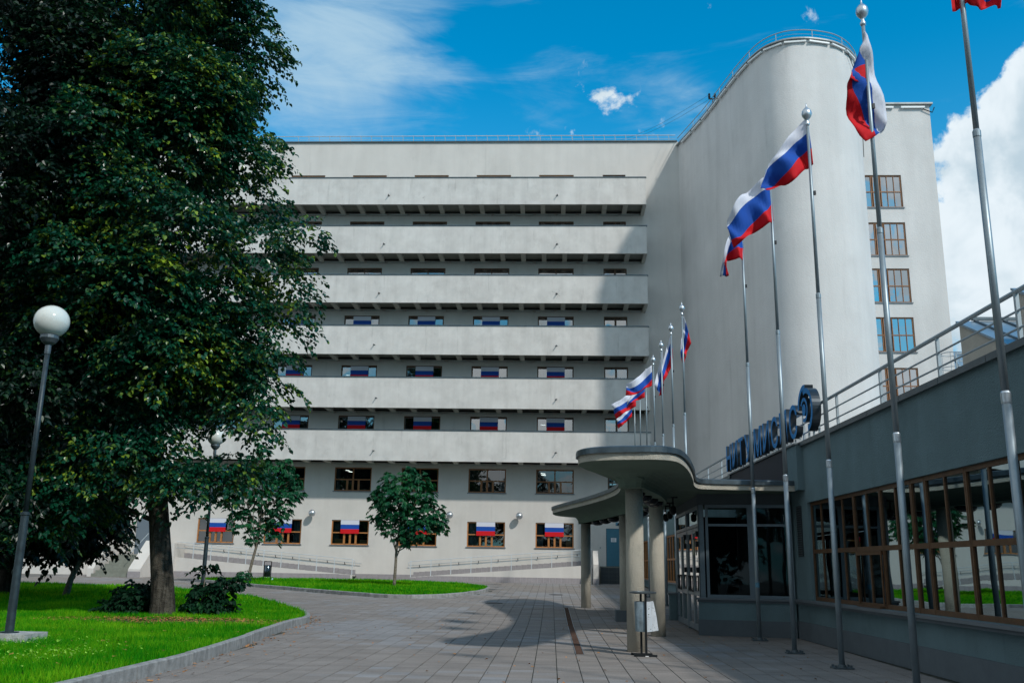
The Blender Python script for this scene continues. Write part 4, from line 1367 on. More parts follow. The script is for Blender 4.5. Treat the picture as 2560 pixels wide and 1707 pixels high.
mb = MB(); mb.box(24.5, 40, 58.5, 66, 0, 11.4); mb.build('wall', BEIGE, t)
mb = MB(); mb.add([(24.3, 58.2, 11.3), (40, 58.2, 11.3), (40, 62, 16.1), (24.3, 62, 16.1), (24.3, 66.2, 11.3), (40, 66.2, 11.3)], [(0, 1, 2, 3), (3, 2, 5, 4)]); mb.add([(24.3, 58.2, 11.25), (24.3, 62, 16.1), (24.3, 66.2, 11.25)], [(0, 1, 2)]); rfo = mb.build('roof', ROOFMET, t)
for k in range(14):
    x = 24.6 + k * 1.1; mb = MB(); mb.bar((x, 62, 16.1 + 0.03), (x, 58.2, 11.33), 0.08, 0.08); mb.build('roof_seam', COPING, rfo)
LX, LY, LZT = 11.48, 26.5, 7.72
lad = thing('hooped_ladder', (LX, LY, 4.3), 'thin metal ladder with round safety hoops standing on the roof beside the tower', 'ladder')
mb = MB()
for z in (LZT, LZT - 0.42, LZT - 1.0): mb.tube([(LX + 0.30 * math.cos(a), LY + 0.30 * math.sin(a), z) for a in [i / 16 * 6.2832 for i in range(16)]], 0.012, 5, closed=True)
for a in (2.4, 3.3, 4.2, 5.0): mb.tube([(LX + 0.30 * math.cos(a), LY + 0.30 * math.sin(a), 4.3), (LX + 0.30 * math.cos(a), LY + 0.30 * math.sin(a), LZT)], 0.007, 4)
mb.build('safety_hoops', RAILP, lad)
mb = MB()
for x in (LX + 0.12, LX + 0.36): mb.bar((x, LY, 4.3), (x, LY, LZT + 0.03), 0.03, 0.03)
mb.bar((LX + 0.12, LY, LZT + 0.02), (LX + 0.8, LY, LZT + 0.02), 0.03, 0.03); mb.bar((LX + 0.12, LY, LZT - 0.2), (LX + 0.8, LY, LZT - 0.2), 0.025, 0.025)
mb.build('ladder_frame', RAILP, lad)

# ================================================================== ENTRANCE CANOPY
can = thing('entrance_canopy', (2.2, 26, 0), 'curving free form concrete entrance canopy with dark metal edge standing on four round columns', 'canopy')
OUT = [(0.50, 17.75), (0.53, 17.25), (0.72, 16.9), (1.05, 16.7), (1.45, 16.6), (1.85, 16.55), (2.18, 16.75), (2.42, 17.35), (2.72, 18.6), (3.05, 20.3), (3.32, 21.9), (3.55, 22.62), (3.85, 22.78)]
OUT2 = [(3.6, 31.0), (3.15, 32.6), (2.85, 34.4), (2.4, 36.0), (1.7, 36.9), (0.9, 36.9), (0.25, 36.0), (0.05, 34.7), (0.10, 33.8), (0.46, 32.0), (0.90, 30.0), (1.33, 27.8), (1.62, 25.8), (1.72, 24.2), (1.64, 22.4), (1.35, 20.7), (0.95, 19.3), (0.66, 18.4)]
LINE = spline(OUT, 4) + [(5.0, 22.93), (5.93, 23.0), (5.93, 30.6), (4.4, 30.7)] + spline(OUT2, 4)


def outl(poly, d):
    P = [Vector(p) for p in poly]; o = []; n = len(P)
    area = sum(P[i].x * P[(i + 1) % n].y - P[(i + 1) % n].x * P[i].y for i in range(n)); s = 1 if area > 0 else -1
    for i in range(n):
        t = P[(i + 1) % n] - P[i - 1]
        t.normalize(); o.append((P[i].x + t.y * d * s, P[i].y - t.x * d * s))
    return o


mb = MB(); mb.rows([[(x, y, 3.47) for x, y in LINE], [(x, y, 3.66) for x, y in LINE]], closed=True); mb.build('fascia', STUCCO_ROUGH, can, smooth=False)
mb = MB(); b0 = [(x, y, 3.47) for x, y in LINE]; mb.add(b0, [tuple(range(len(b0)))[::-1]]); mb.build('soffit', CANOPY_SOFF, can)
LO = outl(LINE, 0.045)
mb = MB(); mb.rows([[(x, y, 3.605) for x, y in LINE], [(x, y, 3.60) for x, y in LO], [(x, y, 3.70) for x, y in LO], [(x, y, 3.72) for x, y in LINE]], closed=True)
tp = [(x, y, 3.72) for x, y in LINE]; mb.add(tp, [tuple(range(len(tp)))]); mb.build('metal_edge', FLASHING, can)
# dropped rib with coved sides following the columns
path = spline([(1.62, 18.9), (1.72, 19.3), (2.25, 21.3), (2.6, 23.6), (2.58, 26.4), (2.25, 29.1), (1.8, 32.2), (1.32, 35.1), (1.28, 35.3)], 5)


def ribloop(w):
    L, R = [], []
    for i in range(len(path)):
        a = Vector(path[max(0, i - 1)]); b = Vector(path[min(len(path) - 1, i + 1)]); t = (b - a).normalized(); nn = Vector((-t.y, t.x))
        p = Vector(path[i]); L.append(p + nn * w); R.append(p - nn * w)
    cap1 = []; cap0 = []
    t1 = (Vector(path[-1]) - Vector(path[-2])).normalized(); t0 = (Vector(path[0]) - Vector(path[1])).normalized()
    n1 = Vector((-t1.y, t1.x)); n0 = Vector((-t0.y, t0.x))
    sq = 0.32 if w < 0.3 else 0.0
    for k in range(1, 8):
        a = math.pi * k / 8
        e = 4.0 if w < 0.3 else 2.0
        ca, sa = math.cos(a), math.sin(a)
        m_ = (abs(ca) ** e + abs(sa) ** e) ** (-1 / e)
        cap1.append(Vector(path[-1]) + (n1 * ca + t1 * sa) * w * m_)
        cap0.append(Vector(path[0]) + (n0 * ca + t0 * sa) * w * m_)
    return L + cap1 + R[::-1] + cap0


prof = [(0.255, 3.15), (0.255, 3.19)] + [(0.255 + 0.46 * (1 - math.cos(math.radians(d))), 3.19 + 0.278 * math.sin(math.radians(d))) for d in range(12, 91, 13)] + [(0.72, 3.4695)]
mb = MB(); mb.rows([[(p.x, p.y, z) for p in ribloop(w)] for w, z in prof], closed=True)
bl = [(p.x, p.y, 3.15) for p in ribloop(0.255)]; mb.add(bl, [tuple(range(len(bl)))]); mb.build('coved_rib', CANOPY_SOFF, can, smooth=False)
for x, y, in ((1.68, 19.2), (2.60, 23.57), (2.25, 29.05), (1.27, 35.08)):
    mb = MB(); mb.lathe([(0.178, G(y) - 0.02), (0.178, 3.15)], c=(x, y, 0), n=28); mb.build('column', STUCCO_ROUGH, can, smooth=True)
mb = MB(); mb.box(1.93, 2.57, 28.78, 29.3, 0.03, 0.36); mb.build('column_base', PLINTH, can)
dl = MB(); dl.lathe([(0.21, 0.0), (0.21, -0.035), (0.17, -0.09), (0.09, -0.125), (0.01, -0.135)], n=20); dl_me = dl.mesh('downlight', mat('dark_dish', (0.03, 0.035, 0.04), 0.22, metal=0.6), smooth=True)
for x, y in ((1.78, 20.0), (2.02, 20.9), (2.26, 21.8), (2.48, 22.7), (2.64, 25.0), (2.55, 27.0), (2.02, 30.6), (1.82, 31.9), (1.62, 33.2)):
    place('downlight', dl_me, (x, y, 3.149), can)
for x, y in ((3.25, 25.3), (3.45, 27.6), (3.5, 29.0)):
    mb = MB(); mb.tube([(x, y, 3.47), (x, y, 3.2)], 0.02, 6); mb.lathe([(0.05, 0.0), (0.085, -0.05), (0.085, -0.18), (0.04, -0.23)], c=(x, y, 3.22), n=12); mb.box(x - 0.12, x + 0.12, y - 0.03, y + 0.03, 3.43, 3.469); mb.build('spotlight', BLACKM, can)

# ---- glazed porch under the canopy
por = thing('glass_porch', (4.9, 25, 0), 'glazed grey metal entrance porch with double doors on a low rendered base under the canopy', 'porch')
FL = Vector((3.86, 24.25, 0)); FR = Vector((6.02, 23.86, 0))
fd = (FR - FL).normalized(); fn = Vector((-fd.y, fd.x, 0))


def Fp(u, o, z):
    p = FL + fd * u + fn * o; return Vector((p.x, p.y, z))


LF = (FR - FL).length


def fbox(mb, P, u0, u1, o0, o1, z0, z1):
    return mb.add([P(u, o, z) for z in (z0, z1) for u, o in ((u0, o0), (u1, o0), (u1, o1), (u0, o1))], [(0, 1, 2, 3), (7, 6, 5, 4), (0, 4, 5, 1), (1, 5, 6, 2), (2, 6, 7, 3), (3, 7, 4, 0)])


PFR = mat('porch_frame', (0.15, 0.19, 0.22), 0.4, metal=0.35, var=(4, 0.06))
mb = MB(); fbox(mb, Fp, -0.16, LF - 0.01, -0.06, 0.2, 0.0, 0.855); mb.build('low_wall', STUCCO_WING, por)
mb = MB(); fbox(mb, Fp, -0.18, LF - 0.02, -0.085, 0.19, 0.0, 0.38); mb.build('plinth', PLINTH, por)
mb = MB(); fbox(mb, Fp, -0.21, LF - 0.02, -0.13, 0.2, 0.858, 0.90); mb.build('sill', SILL, por)
mb = MB(); fbox(mb, Fp, -0.19, LF - 0.02, -0.09, 0.2, 0.80, 0.855); mb.build('sill_moulding', PLINTH, por)
mb = MB()
for u0, u1 in ((-0.10, 0.02), (0.06, 0.13), (1.10, 1.24), (LF - 0.12, LF - 0.02)):
    fbox(mb, Fp, u0, u1, -0.02, 0.06, 0.902, 3.2)
fbox(mb, Fp, 0.13, LF - 0.12, -0.012, 0.052, 0.904, 0.98); fbox(mb, Fp, 0.13, LF - 0.12, -0.012, 0.052, 3.12, 3.2); fbox(mb, Fp, 0.13, LF - 0.12, -0.016, 0.056, 2.66, 2.72)
mb.build('frame', PFR, por)
mb = MB(); fbox(mb, Fp, -0.14, LF - 0.02, 0.0, 0.1, 3.203, 3.467); mb.build('header', PLINTH, por)
for u0, u1 in ((0.13, 1.10), (1.24, LF - 0.12)):
    for z0, z1 in ((0.98, 2.66), (2.72, 3.12)):
        mb = MB(); mb.add([Fp(u0, 0.02, z0), Fp(u1, 0.02, z0), Fp(u1, 0.02, z1), Fp(u0, 0.02, z1)], [(0, 1, 2, 3)]); mb.build('pane', GLASS_WING, por)
# side with the doors, facing the forecourt
SL = Vector((3.80, 24.5, 0)); SR = Vector((3.92, 29.9, 0)); sdv = (SR - SL).normalized(); sn_ = Vector((sdv.y, -sdv.x, 0))


def Sp(u, o, z):
    p = SL + sdv * u + sn_ * o; return Vector((p.x, p.y, z))


mb = MB()
for u in (0.0, 2.5, 2.62, 5.2): fbox(mb, Sp, u, u + 0.09, -0.03, 0.06, 0.0, 3.2)
fbox(mb, Sp, 0.09, 5.2, -0.025, 0.055, 2.66, 2.74); fbox(mb, Sp, 0.09, 5.2, -0.025, 0.055, 3.12, 3.2)
mb.build('door_frame', PFR, por)
mb = MB(); fbox(mb, Sp, 0, 5.3, -0.0, 0.08, 3.203, 3.467); mb.build('header', PLINTH, por)
for u0, u1 in ((0.09, 2.5), (2.71, 5.2)):
    mb = MB(); mb.add([Sp(u0, 0.02, 2.74), Sp(u1, 0.02, 2.74), Sp(u1, 0.02, 3.12), Sp(u0, 0.02, 3.12)], [(0, 1, 2, 3)]); mb.build('pane', GLASS_WING, por)
    mid = (u0 + u1) / 2
    for a, b in ((u0, mid), (mid, u1)):
        d = MB(); a += 0.015; b -= 0.015
        fbox(d, Sp, a, a + 0.10, -0.02, 0.04, 0.05, 2.64); fbox(d, Sp, b - 0.10, b, -0.02, 0.04, 0.05, 2.64)
        fbox(d, Sp, a + 0.1, b - 0.1, -0.018, 0.038, 0.05, 0.2); fbox(d, Sp, a + 0.1, b - 0.1, -0.018, 0.038, 2.52, 2.64); fbox(d, Sp, a + 0.1, b - 0.1, -0.018, 0.038, 0.92, 1.04)
        do = d.build('door', PFR, por)
        for z0, z1 in ((0.2, 0.92), (1.04, 2.52)):
            p = MB(); p.add([Sp(a + 0.1, 0.01, z0), Sp(b - 0.1, 0.01, z0), Sp(b - 0.1, 0.01, z1), Sp(a + 0.1, 0.01, z1)], [(0, 1, 2, 3)]); p.build('pane', GLASS, do)
        side = -1 if b < mid + 0.02 else 1
        c = mid - 0.28 if side < 0 else mid + 0.28
        h = MB(); h.tube([Sp(mid + side * 0.07, -0.09, 1.02), Sp(c + side * 0.12, -0.09, 1.02), Sp(c + side * 0.12, -0.09, 1.42), Sp(mid + side * 0.07, -0.09, 1.42)], 0.02, 6, closed=True)
        h.build('handle', BLACKM, do)
    for z in (1.5, 2.15, 2.4):
        mb = MB(); fbox(mb, Sp, u0 - 0.11, u0 + 0.0, -0.1, -0.032, z, z + 0.14); mb.build('door_closer', BLACKM, por)
mb = MB(); fbox(mb, Sp, 5.32, 5.62, -0.25, 0.25, 0.02, 0.80); mb.build('low_wall', STUCCO_WING, por)
mb = MB(); fbox(mb, Sp, 5.30, 5.66, -0.3, 0.3, 0.803, 0.86); mb.build('sill', SILL, por)
mb = MB(); mb.box(5.86, 5.90, 24.2, 30.3, 0.02, 3.2); mb.build('back_wall', ROOM, por)
mb = MB(); mb.add([(3.9, 24.3, 0.02), (5.9, 24.0, 0.02), (5.85, 30.2, 0.08), (3.95, 29.9, 0.08)], [(0, 1, 2, 3)]); mb.build('porch_floor', CONC_STEP, por)
mb = MB(); mb.add([(4.2, 30.1, 0.06), (5.85, 30.1, 0.06), (5.85, 30.1, 3.2), (4.2, 30.1, 3.2)], [(0, 1, 2, 3)]); mb.build('rear_wall', ROOM, por)
n_ = MB(); n_.add([Sp(0.9, -0.022, 1.95), Sp(1.12, -0.022, 1.95), Sp(1.12, -0.022, 2.35), Sp(0.9, -0.022, 2.35)], [(0, 1, 2, 3)])
n_.build('notice', mat('yellowish_notice', (0.30, 0.31, 0.2), 0.7), por)

# ================================================================== FLAGPOLES AND FLAGS
pole_root = thing('flagpole', (4.88, 13.28, 0), 'x', 'flagpole', 'flagpoles in a row beside the wing')
mb = MB(); mb.tube([(4.88, 13.28, 0.04), (4.88, 13.28, 3.44)], 0.049, 16); mb.build('lower_tube', ALU_DULL, pole_root, smooth=True)
mb = MB(); mb.tube([(4.88, 13.28, 3.44), (4.88, 13.28, 6.55)], 0.042, 16); mb.build('middle_tube', ALU_DULL, pole_root, smooth=True)
mb = MB(); mb.tube([(4.88, 13.28, 6.55), (4.88, 13.28, 10.0)], [0.034, 0.027], 14); mb.build('upper_tube', ALU_DULL, pole_root, smooth=True)
mb = MB(); mb.lathe([(0.050, 3.38), (0.053, 3.40), (0.053, 3.50), (0.043, 3.52)], c=(4.88, 13.28, 0), n=16); mb.build('joint_ring', ALU, pole_root, smooth=False)
mb = MB(); mb.lathe([(0.043, 6.50), (0.046, 6.51), (0.046, 6.58), (0.035, 6.60)], c=(4.88, 13.28, 0), n=16); mb.build('joint_ring', ALU_DULL, pole_root)
mb = MB(); mb.lathe([(0.030, 9.98), (0.042, 10.0), (0.046, 10.03), (0.030, 10.06), (0.026, 10.10), (0.05, 10.13), (0.085, 10.18), (0.098, 10.23), (0.088, 10.29), (0.05, 10.34), (0.018, 10.37), (0.012, 10.42), (0.002, 10.47)], c=(4.88, 13.28, 0), n=20); mb.build('finial', ALU, pole_root, smooth=True)
mb = MB(); mb.box(4.88 - 0.17, 4.88 + 0.17, 13.28 - 0.12, 13.28 + 0.12, 0.004, 0.03); mb.lathe([(0.075, 0.03), (0.07, 0.07)], c=(4.88, 13.28, 0), n=12)
for sx in (-1, 1):
    for sy in (-1, 1): mb.lathe([(0.022, 0.03), (0.022, 0.065)], c=(4.88 + sx * 0.13, 13.28 + sy * 0.08, 0), n=6)
mb.build('base_plate', COPING, pole_root)
mb = MB(); mb.box(4.88 + 0.036, 4.88 + 0.075, 13.26, 13.30, 8.55, 8.63); mb.build('halyard_cleat', BLACKM, pole_root)
pnames = ['nearest flagpole, cut off by the right edge of the picture', 'second nearest flagpole, its base below the picture, carrying the big folded flag', 'third nearest flagpole, standing right of the letter sign', 'fourth nearest flagpole, standing in front of the last letters of the sign', 'fifth nearest flagpole, standing in front of the porch glass']
pole_at = [(4.90, 10.08), (4.88, 13.28), (4.92, 16.71), (4.83, 19.49), (4.85, 22.75)]
far_at = [(4.45, 31.0), (4.45, 34.0), (4.43, 37.0), (4.43, 40.0), (4.42, 43.2), (4.42, 46.3), (4.42, 49.4)]
fnames = ['flagpole rising behind the canopy nearest the tower, tallest of the far row', 'second flagpole from the right in the far row behind the canopy', 'third flagpole from the right in the far row behind the canopy', 'fourth flagpole from the right in the far row, carrying the outstretched flag', 'fifth flagpole from the right in the far row behind the canopy', 'second flagpole from the left in the far row behind the canopy', 'leftmost flagpole of the far row behind the canopy']
for i, (x, y) in enumerate(pole_at):
    o = pole_root if i == 1 else dup(pole_root, None, (x, y, G(y)))
    o['label'] = pnames[i]
for i, (x, y) in enumerate(far_at):
    o = dup(pole_root, None, (x, y, G(y)))
    o.scale = (1, 1, 1)
    o['label'] = fnames[i]; o['group'] = 'flagpoles behind the canopy'
for i, (j, y, z) in enumerate(((4, 22.75, 1.2), (0, 10.08, 1.24))):
    x = pole_at[j][0]; mb = MB(); mb.tube([(x, y, z), (x, y, z + 0.11)], 0.051, 14)
    tag(mb.build('tape_band', mat('pale_blue_tape', (0.10, 0.25, 0.36), 0.5)), ['pale blue tape wound round the flagpole in front of the porch glass', 'pale blue tape wound round the nearest flagpole'][i], 'tape', 'tape bands on the flagpoles')
FLAGS = {
 'P3': [[(4.911,16.71,10.162),(4.947,16.71,9.865),(4.972,16.71,9.512),(4.983,16.71,9.179)],[(4.69,16.83,9.934),(4.715,16.83,9.688),(4.832,16.83,9.452),(4.858,16.83,9.109)],[(4.357,16.66,9.499),(4.403,16.66,9.357),(4.548,16.66,9.092),(4.587,16.66,8.836)],[(4.176,16.86,9.233),(4.132,16.86,9.116),(4.334,16.86,8.882),(4.407,16.86,8.807)],[(3.975,16.71,8.76),(3.973,16.71,8.719),(4.038,16.71,8.654),(4.082,16.71,8.629)]],
 'P2': [[(4.815,19.49,10.182),(4.836,19.49,9.875),(4.862,19.49,9.522),(4.867,19.49,9.088)],[(4.632,19.37,10.043),(4.618,19.37,9.748),(4.692,19.37,9.285),(4.72,19.37,8.967)],[(4.342,19.59,9.841),(4.33,19.59,9.563),(4.479,19.59,9.126),(4.53,19.59,8.909)],[(4.023,19.39,9.492),(4.047,19.39,9.218),(4.159,19.39,8.751),(4.225,19.39,8.667)],[(3.88,19.54,9.154),(3.845,19.54,8.937),(3.921,19.54,8.637),(3.975,19.54,8.461)]],
 'P1': [[(4.869,22.75,10.241),(4.877,22.75,9.935),(4.884,22.75,9.61),(4.88,22.75,9.275)],[(4.66,22.6,10.076),(4.692,22.6,9.848),(4.741,22.6,9.567),(4.708,22.6,9.256)],[(4.565,22.87,10.001),(4.588,22.87,9.804),(4.547,22.87,9.543),(4.559,22.87,9.326)],[(4.386,22.65,9.574),(4.419,22.65,9.358),(4.372,22.65,9.198),(4.401,22.65,9.165)],[(4.285,22.85,8.888),(4.335,22.85,8.866),(4.425,22.85,8.845),(4.508,22.85,8.888)]],
 'P4': [[(4.89,13.28,9.934),(4.882,13.28,9.652),(4.883,13.28,9.317),(4.891,13.28,9.012)],[(4.902,13.16,9.606),(4.751,13.16,9.469),(4.637,13.16,9.166),(4.556,13.16,8.954)],[(5.052,13.33,9.219),(4.924,13.33,8.985),(4.643,13.33,8.932),(4.561,13.33,8.809)],[(5.146,13.38,8.531),(4.966,13.38,8.58),(4.853,13.38,8.465),(4.611,13.38,8.33)],[(5.093,13.28,8.211),(5.015,13.28,8.137),(4.918,13.28,8.064),(4.761,13.28,7.972)]],
 'P5': [[(4.759,10.05,8.889),(4.757,10.05,8.612),(4.758,10.05,8.366),(4.758,10.05,8.122)],[(4.962,10.15,8.875),(4.961,10.15,8.624),(4.96,10.15,8.459),(4.948,10.15,8.24)],[(5.054,9.97,8.661),(5.049,9.97,8.47),(5.021,9.97,8.281),(5.04,9.97,8.152)],[(5.307,10.15,8.731),(5.282,10.15,8.537),(5.26,10.15,8.373),(5.278,10.15,8.225)],[(5.376,10.05,8.604),(5.363,10.05,8.44),(5.341,10.05,8.277),(5.317,10.05,8.137)]],
 'F1': [[(4.504,31.0,10.041),(4.567,31.0,9.828),(4.652,31.0,9.474),(4.736,31.0,9.079)],[(4.47,31.15,9.539),(4.517,31.15,9.255),(4.564,31.15,8.973),(4.599,31.15,8.776)],[(4.382,31.0,9.049),(4.361,31.0,8.768),(4.395,31.0,8.531),(4.455,31.0,8.253)]],
 'F2': [[(4.443,34.0,10.154),(4.467,34.0,9.922),(4.489,34.0,9.614),(4.495,34.0,9.26)],[(4.332,34.15,9.772),(4.326,34.15,9.493),(4.362,34.15,9.109),(4.415,34.15,8.848)],[(4.104,34.0,9.028),(4.082,34.0,8.692),(4.122,34.0,8.495),(4.148,34.0,8.344)]],
 'F3': [[(4.481,37.0,10.352),(4.499,37.0,9.734),(4.503,37.0,9.153),(4.47,37.0,8.429)],[(4.353,37.15,9.649),(4.359,37.15,9.183),(4.432,37.15,8.819),(4.456,37.15,8.424)],[(4.109,37.0,8.787),(4.218,37.0,8.624),(4.344,37.0,8.494),(4.292,37.0,8.346)]],
 'F4': [[(4.354,40.0,10.246),(4.366,40.0,9.959),(4.36,40.0,9.619),(4.354,40.0,9.334)],[(4.065,40.12,10.035),(4.059,40.12,9.658),(4.035,40.12,9.283),(4.016,40.12,9.194)],[(3.619,39.9,9.593),(3.614,39.9,9.255),(3.679,39.9,9.026),(3.609,39.9,8.919)],[(3.228,40.05,9.406),(3.243,40.05,9.245),(3.224,40.05,9.121),(3.204,40.05,8.89)]],
 'F5': [[(4.313,43.0,10.275),(4.326,43.0,9.949),(4.339,43.0,9.625),(4.334,43.0,9.339)],[(4.094,43.12,9.971),(4.051,43.12,9.587),(3.972,43.12,9.339),(4.008,43.12,9.244)],[(3.806,42.9,9.545),(3.728,42.9,9.278),(3.688,42.9,9.107),(3.8,42.9,9.089)],[(3.515,43.05,9.17),(3.494,43.05,8.999),(3.474,43.05,8.847),(3.548,43.05,8.848)]],
 'F6': [[(4.202,46.2,10.3),(4.198,46.2,10.034),(4.213,46.2,9.748),(4.209,46.2,9.463)],[(3.867,46.32,10.114),(3.883,46.32,9.807),(3.9,46.32,9.521),(3.897,46.32,9.317)],[(3.445,46.1,9.805),(3.462,46.1,9.521),(3.479,46.1,9.277),(3.516,46.1,9.055)],[(2.972,46.25,9.562),(3.09,46.25,9.319),(3.127,46.25,9.075),(3.225,46.25,8.833)]],
 'F7': [[(4.236,49.3,10.075),(4.255,49.3,9.858),(4.274,49.3,9.685),(4.27,49.3,9.447)],[(3.986,49.42,9.832),(4.005,49.42,9.616),(4.023,49.42,9.356),(3.978,49.42,9.183)],[(3.709,49.2,9.491),(3.729,49.2,9.319),(3.748,49.2,9.125),(3.746,49.2,8.953)],[(3.42,49.35,9.318),(3.482,49.35,9.145),(3.481,49.35,9.016),(3.542,49.35,8.802)]],
}

flabel = {'P5': 'corner of a red and blue flag hanging in at the top right edge', 'P4': 'big folded white, blue and red flag wrapped round the tall flagpole beside the tower', 'P3': 'upper of two large white, blue and red flags streaming left before the tower', 'P2': 'lower of two large white, blue and red flags streaming left before the tower', 'P1': 'twisted blue and red flag hanging under the two large streaming flags',
          'F1': 'limp flag on the rightmost far flagpole behind the canopy', 'F2': 'drooping blue and red flag on the second far flagpole from the right', 'F3': 'mostly white and blue limp flag on the third far flagpole from the right', 'F4': 'outstretched flag on the far row, the highest of the overlapping flags', 'F5': 'flag with red hoist partly hidden below the outstretched far flag', 'F6': 'flag whose white fly end sticks out farthest left in the far row', 'F7': 'lowest flag of the far row, red at the bottom'}
for key, cols_ in FLAGS.items():
    near = key[0] == 'P'
    # rows of the cloth: subdivide columns (along the fly) and lines (down the hoist) smoothly
    C = np.array(cols_)                       # u, v(4), xyz
    nu = 22 if near else 12; 
    grid = []
    for v in range(4):
        s = np.array(spline([tuple(p) for p in C[:, v]], max(2, nu // (len(C) - 1))))
        grid.append(s)
    grid = np.array(grid)                     # 4, n, 3
    sub = 4
    full = []
    for v in range(3):
        for k in range(sub):
            t = k / sub; full.append(grid[v] * (1 - t) + grid[v + 1] * t)
    full.append(grid[3]); full = np.array(full)
    n = full.shape[1]
    rr = random.Random(hash(key) % 1000 if False else sum(map(ord, key)))
    ph = rr.uniform(0, 6)
    for a in range(full.shape[0]):
        for b in range(n):
            u = b / (n - 1)
            amp = (0.07 if near else 0.06) * min(1, u * 4)
            full[a, b, 1] += amp * math.sin(u * 11 + ph + a * 0.42) + 0.5 * amp * math.sin(u * 23 + a * 0.8 + ph)
            full[a, b, 2] += 0.012 * math.sin(u * 17 + ph) * min(1, u * 4)
    # keep the hoist beside the pole, not inside it
    mb = MB()
    for v in range(3):
        mb.rows([[tuple(p) for p in full[v * sub + k]] for k in range(sub + 1)], mi=v)
    o = mb.build('flag', [F_WHITE, F_BLUE, F_RED], smooth=True)
    import bmesh
    bm = bmesh.new(); bm.from_mesh(o.data); bmesh.ops.remove_doubles(bm, verts=bm.verts, dist=0.001)
    bm.to_mesh(o.data); bm.free()
    sol = o.modifiers.new('cloth', 'SOLIDIFY'); sol.thickness = 0.004
    tag(o, flabel[key], 'flag', 'flags flying on the flagpoles')

# ================================================================== STREET LAMPS
lamp = thing('street_lamp', (-9.63, 16.85, 0.13), 'near white globe street lamp on a pale concrete block at the left edge', 'street lamp', 'globe street lamps')
lx_, ly_ = -9.63, 16.85
mb = MB(); mb.box(lx_ - 0.30, lx_ + 0.48, ly_ - 0.32, ly_ + 0.42, 0.10, 0.30); mb.build('concrete_block', mat('pale_concrete', (0.40, 0.41, 0.40), 0.9, var=(6, 0.25), bump=(20, 0.8, 0.03), streak=(5, 0.2)), lamp)
mb = MB(); mb.lathe([(0.16, 0.30), (0.16, 0.315), (0.075, 0.32), (0.070, 2.35), (0.084, 2.36), (0.084, 2.40), (0.050, 2.42)], c=(lx_, ly_, 0), n=20); mb.build('lower_pole', POLE_DARK, lamp, smooth=False)
mb = MB(); mb.lathe([(0.049, 2.4), (0.045, 5.40)], c=(lx_, ly_, 0), n=18); mb.build('upper_pole', POLE_DARK, lamp, smooth=True)
mb = MB(); mb.lathe([(0.052, 5.38), (0.056, 5.42), (0.056, 5.55), (0.12, 5.60), (0.17, 5.68), (0.165, 5.74), (0.12, 5.75)], c=(lx_, ly_, 0), n=20); mb.build('globe_holder', COPING, lamp, smooth=False)
mb = MB(); mb.lathe([(0.322 * math.cos(math.radians(d)) if abs(d) < 89 else 0.002, 0.31 * math.sin(math.radians(d))) for d in range(-64, 91, 7)] + [(0.002, 0.31)], c=(lx_, ly_, 6.02), n=32); mb.build('globe', GLOBE, lamp, smooth=True)
l2 = dup(lamp, None, (-12.42, 33.67, 0.13 + 0.13)); l2['label'] = 'far street lamp beyond the thick tree trunk, its globe half hidden in the leaves'
l2.location.z = 0.16

# ================================================================== LITTER BINS
b1 = thing('litter_bin', (1.74, 18.35, 0), 'battered silver litter bin with round ashtray top before the nearest column', 'litter bin')
bx_, by_ = 1.745, 18.35
mb = MB()
mb.bar((bx_ - 0.03, by_ + 0.12, 0.03), (bx_ - 0.03, by_ + 0.12, 1.13), 0.04, 0.04); mb.bar((bx_ + 0.03, by_ - 0.19, 0.03), (bx_ + 0.03, by_ - 0.19, 1.13), 0.04, 0.04)
mb.bar((bx_ - 0.23, by_ + 0.12, 0.02), (bx_ + 0.17, by_ + 0.12, 0.02), 0.05, 0.035); mb.bar((bx_ - 0.20, by_ - 0.19, 0.02), (bx_ + 0.23, by_ - 0.19, 0.02), 0.05, 0.035)
mb.build('post_frame', BLACKM, b1)
mb = MB(); mb.lathe([(0.19, 1.125), (0.255, 1.135), (0.258, 1.155), (0.20, 1.17), (0.19, 1.15), (0.03, 1.15)], c=(bx_, by_ - 0.03, 0), n=28); mb.build('ashtray_top', COPING, b1)
SCRATCH = bpy.data.materials.new('scratched_silver'); SCRATCH.use_nodes = True
t = SCRATCH.node_tree; b = t.nodes['Principled BSDF']; b.inputs['Metallic'].default_value = 0.3; b.inputs['Roughness'].default_value = 0.42
geo = t.nodes.new('ShaderNodeNewGeometry'); nz = t.nodes.new('ShaderNodeTexNoise'); nz.inputs['Scale'].default_value = 26; nz.inputs['Detail'].default_value = 3
mp = t.nodes.new('ShaderNodeMapping'); mp.inputs['Scale'].default_value = (1, 1, 1.5); t.links.new(geo.outputs['Position'], mp.inputs[0]); t.links.new(mp.outputs[0], nz.inputs['Vector'])
cr_ = t.nodes.new('ShaderNodeValToRGB'); cr_.color_ramp.elements[0].position = 0.335; cr_.color_ramp.elements[0].color = (0.015, 0.018, 0.02, 1); cr_.color_ramp.elements[1].position = 0.36; cr_.color_ramp.elements[1].color = (0.62, 0.68, 0.74, 1)
t.links.new(nz.outputs[0], cr_.inputs[0]); t.links.new(cr_.outputs[0], b.inputs['Base Color'])
mb = MB(); n = 20
bot = [(bx_ + 0.01 + 0.165 * math.cos(a), by_ - 0.03 + 0.15 * math.sin(a)) for a in [i / n * 6.2832 for i in range(n)]]
top = [(bx_ - 0.0 + 0.17 * math.cos(a), by_ - 0.03 + 0.15 * math.sin(a)) for a in [i / n * 6.2832 for i in range(n)]]
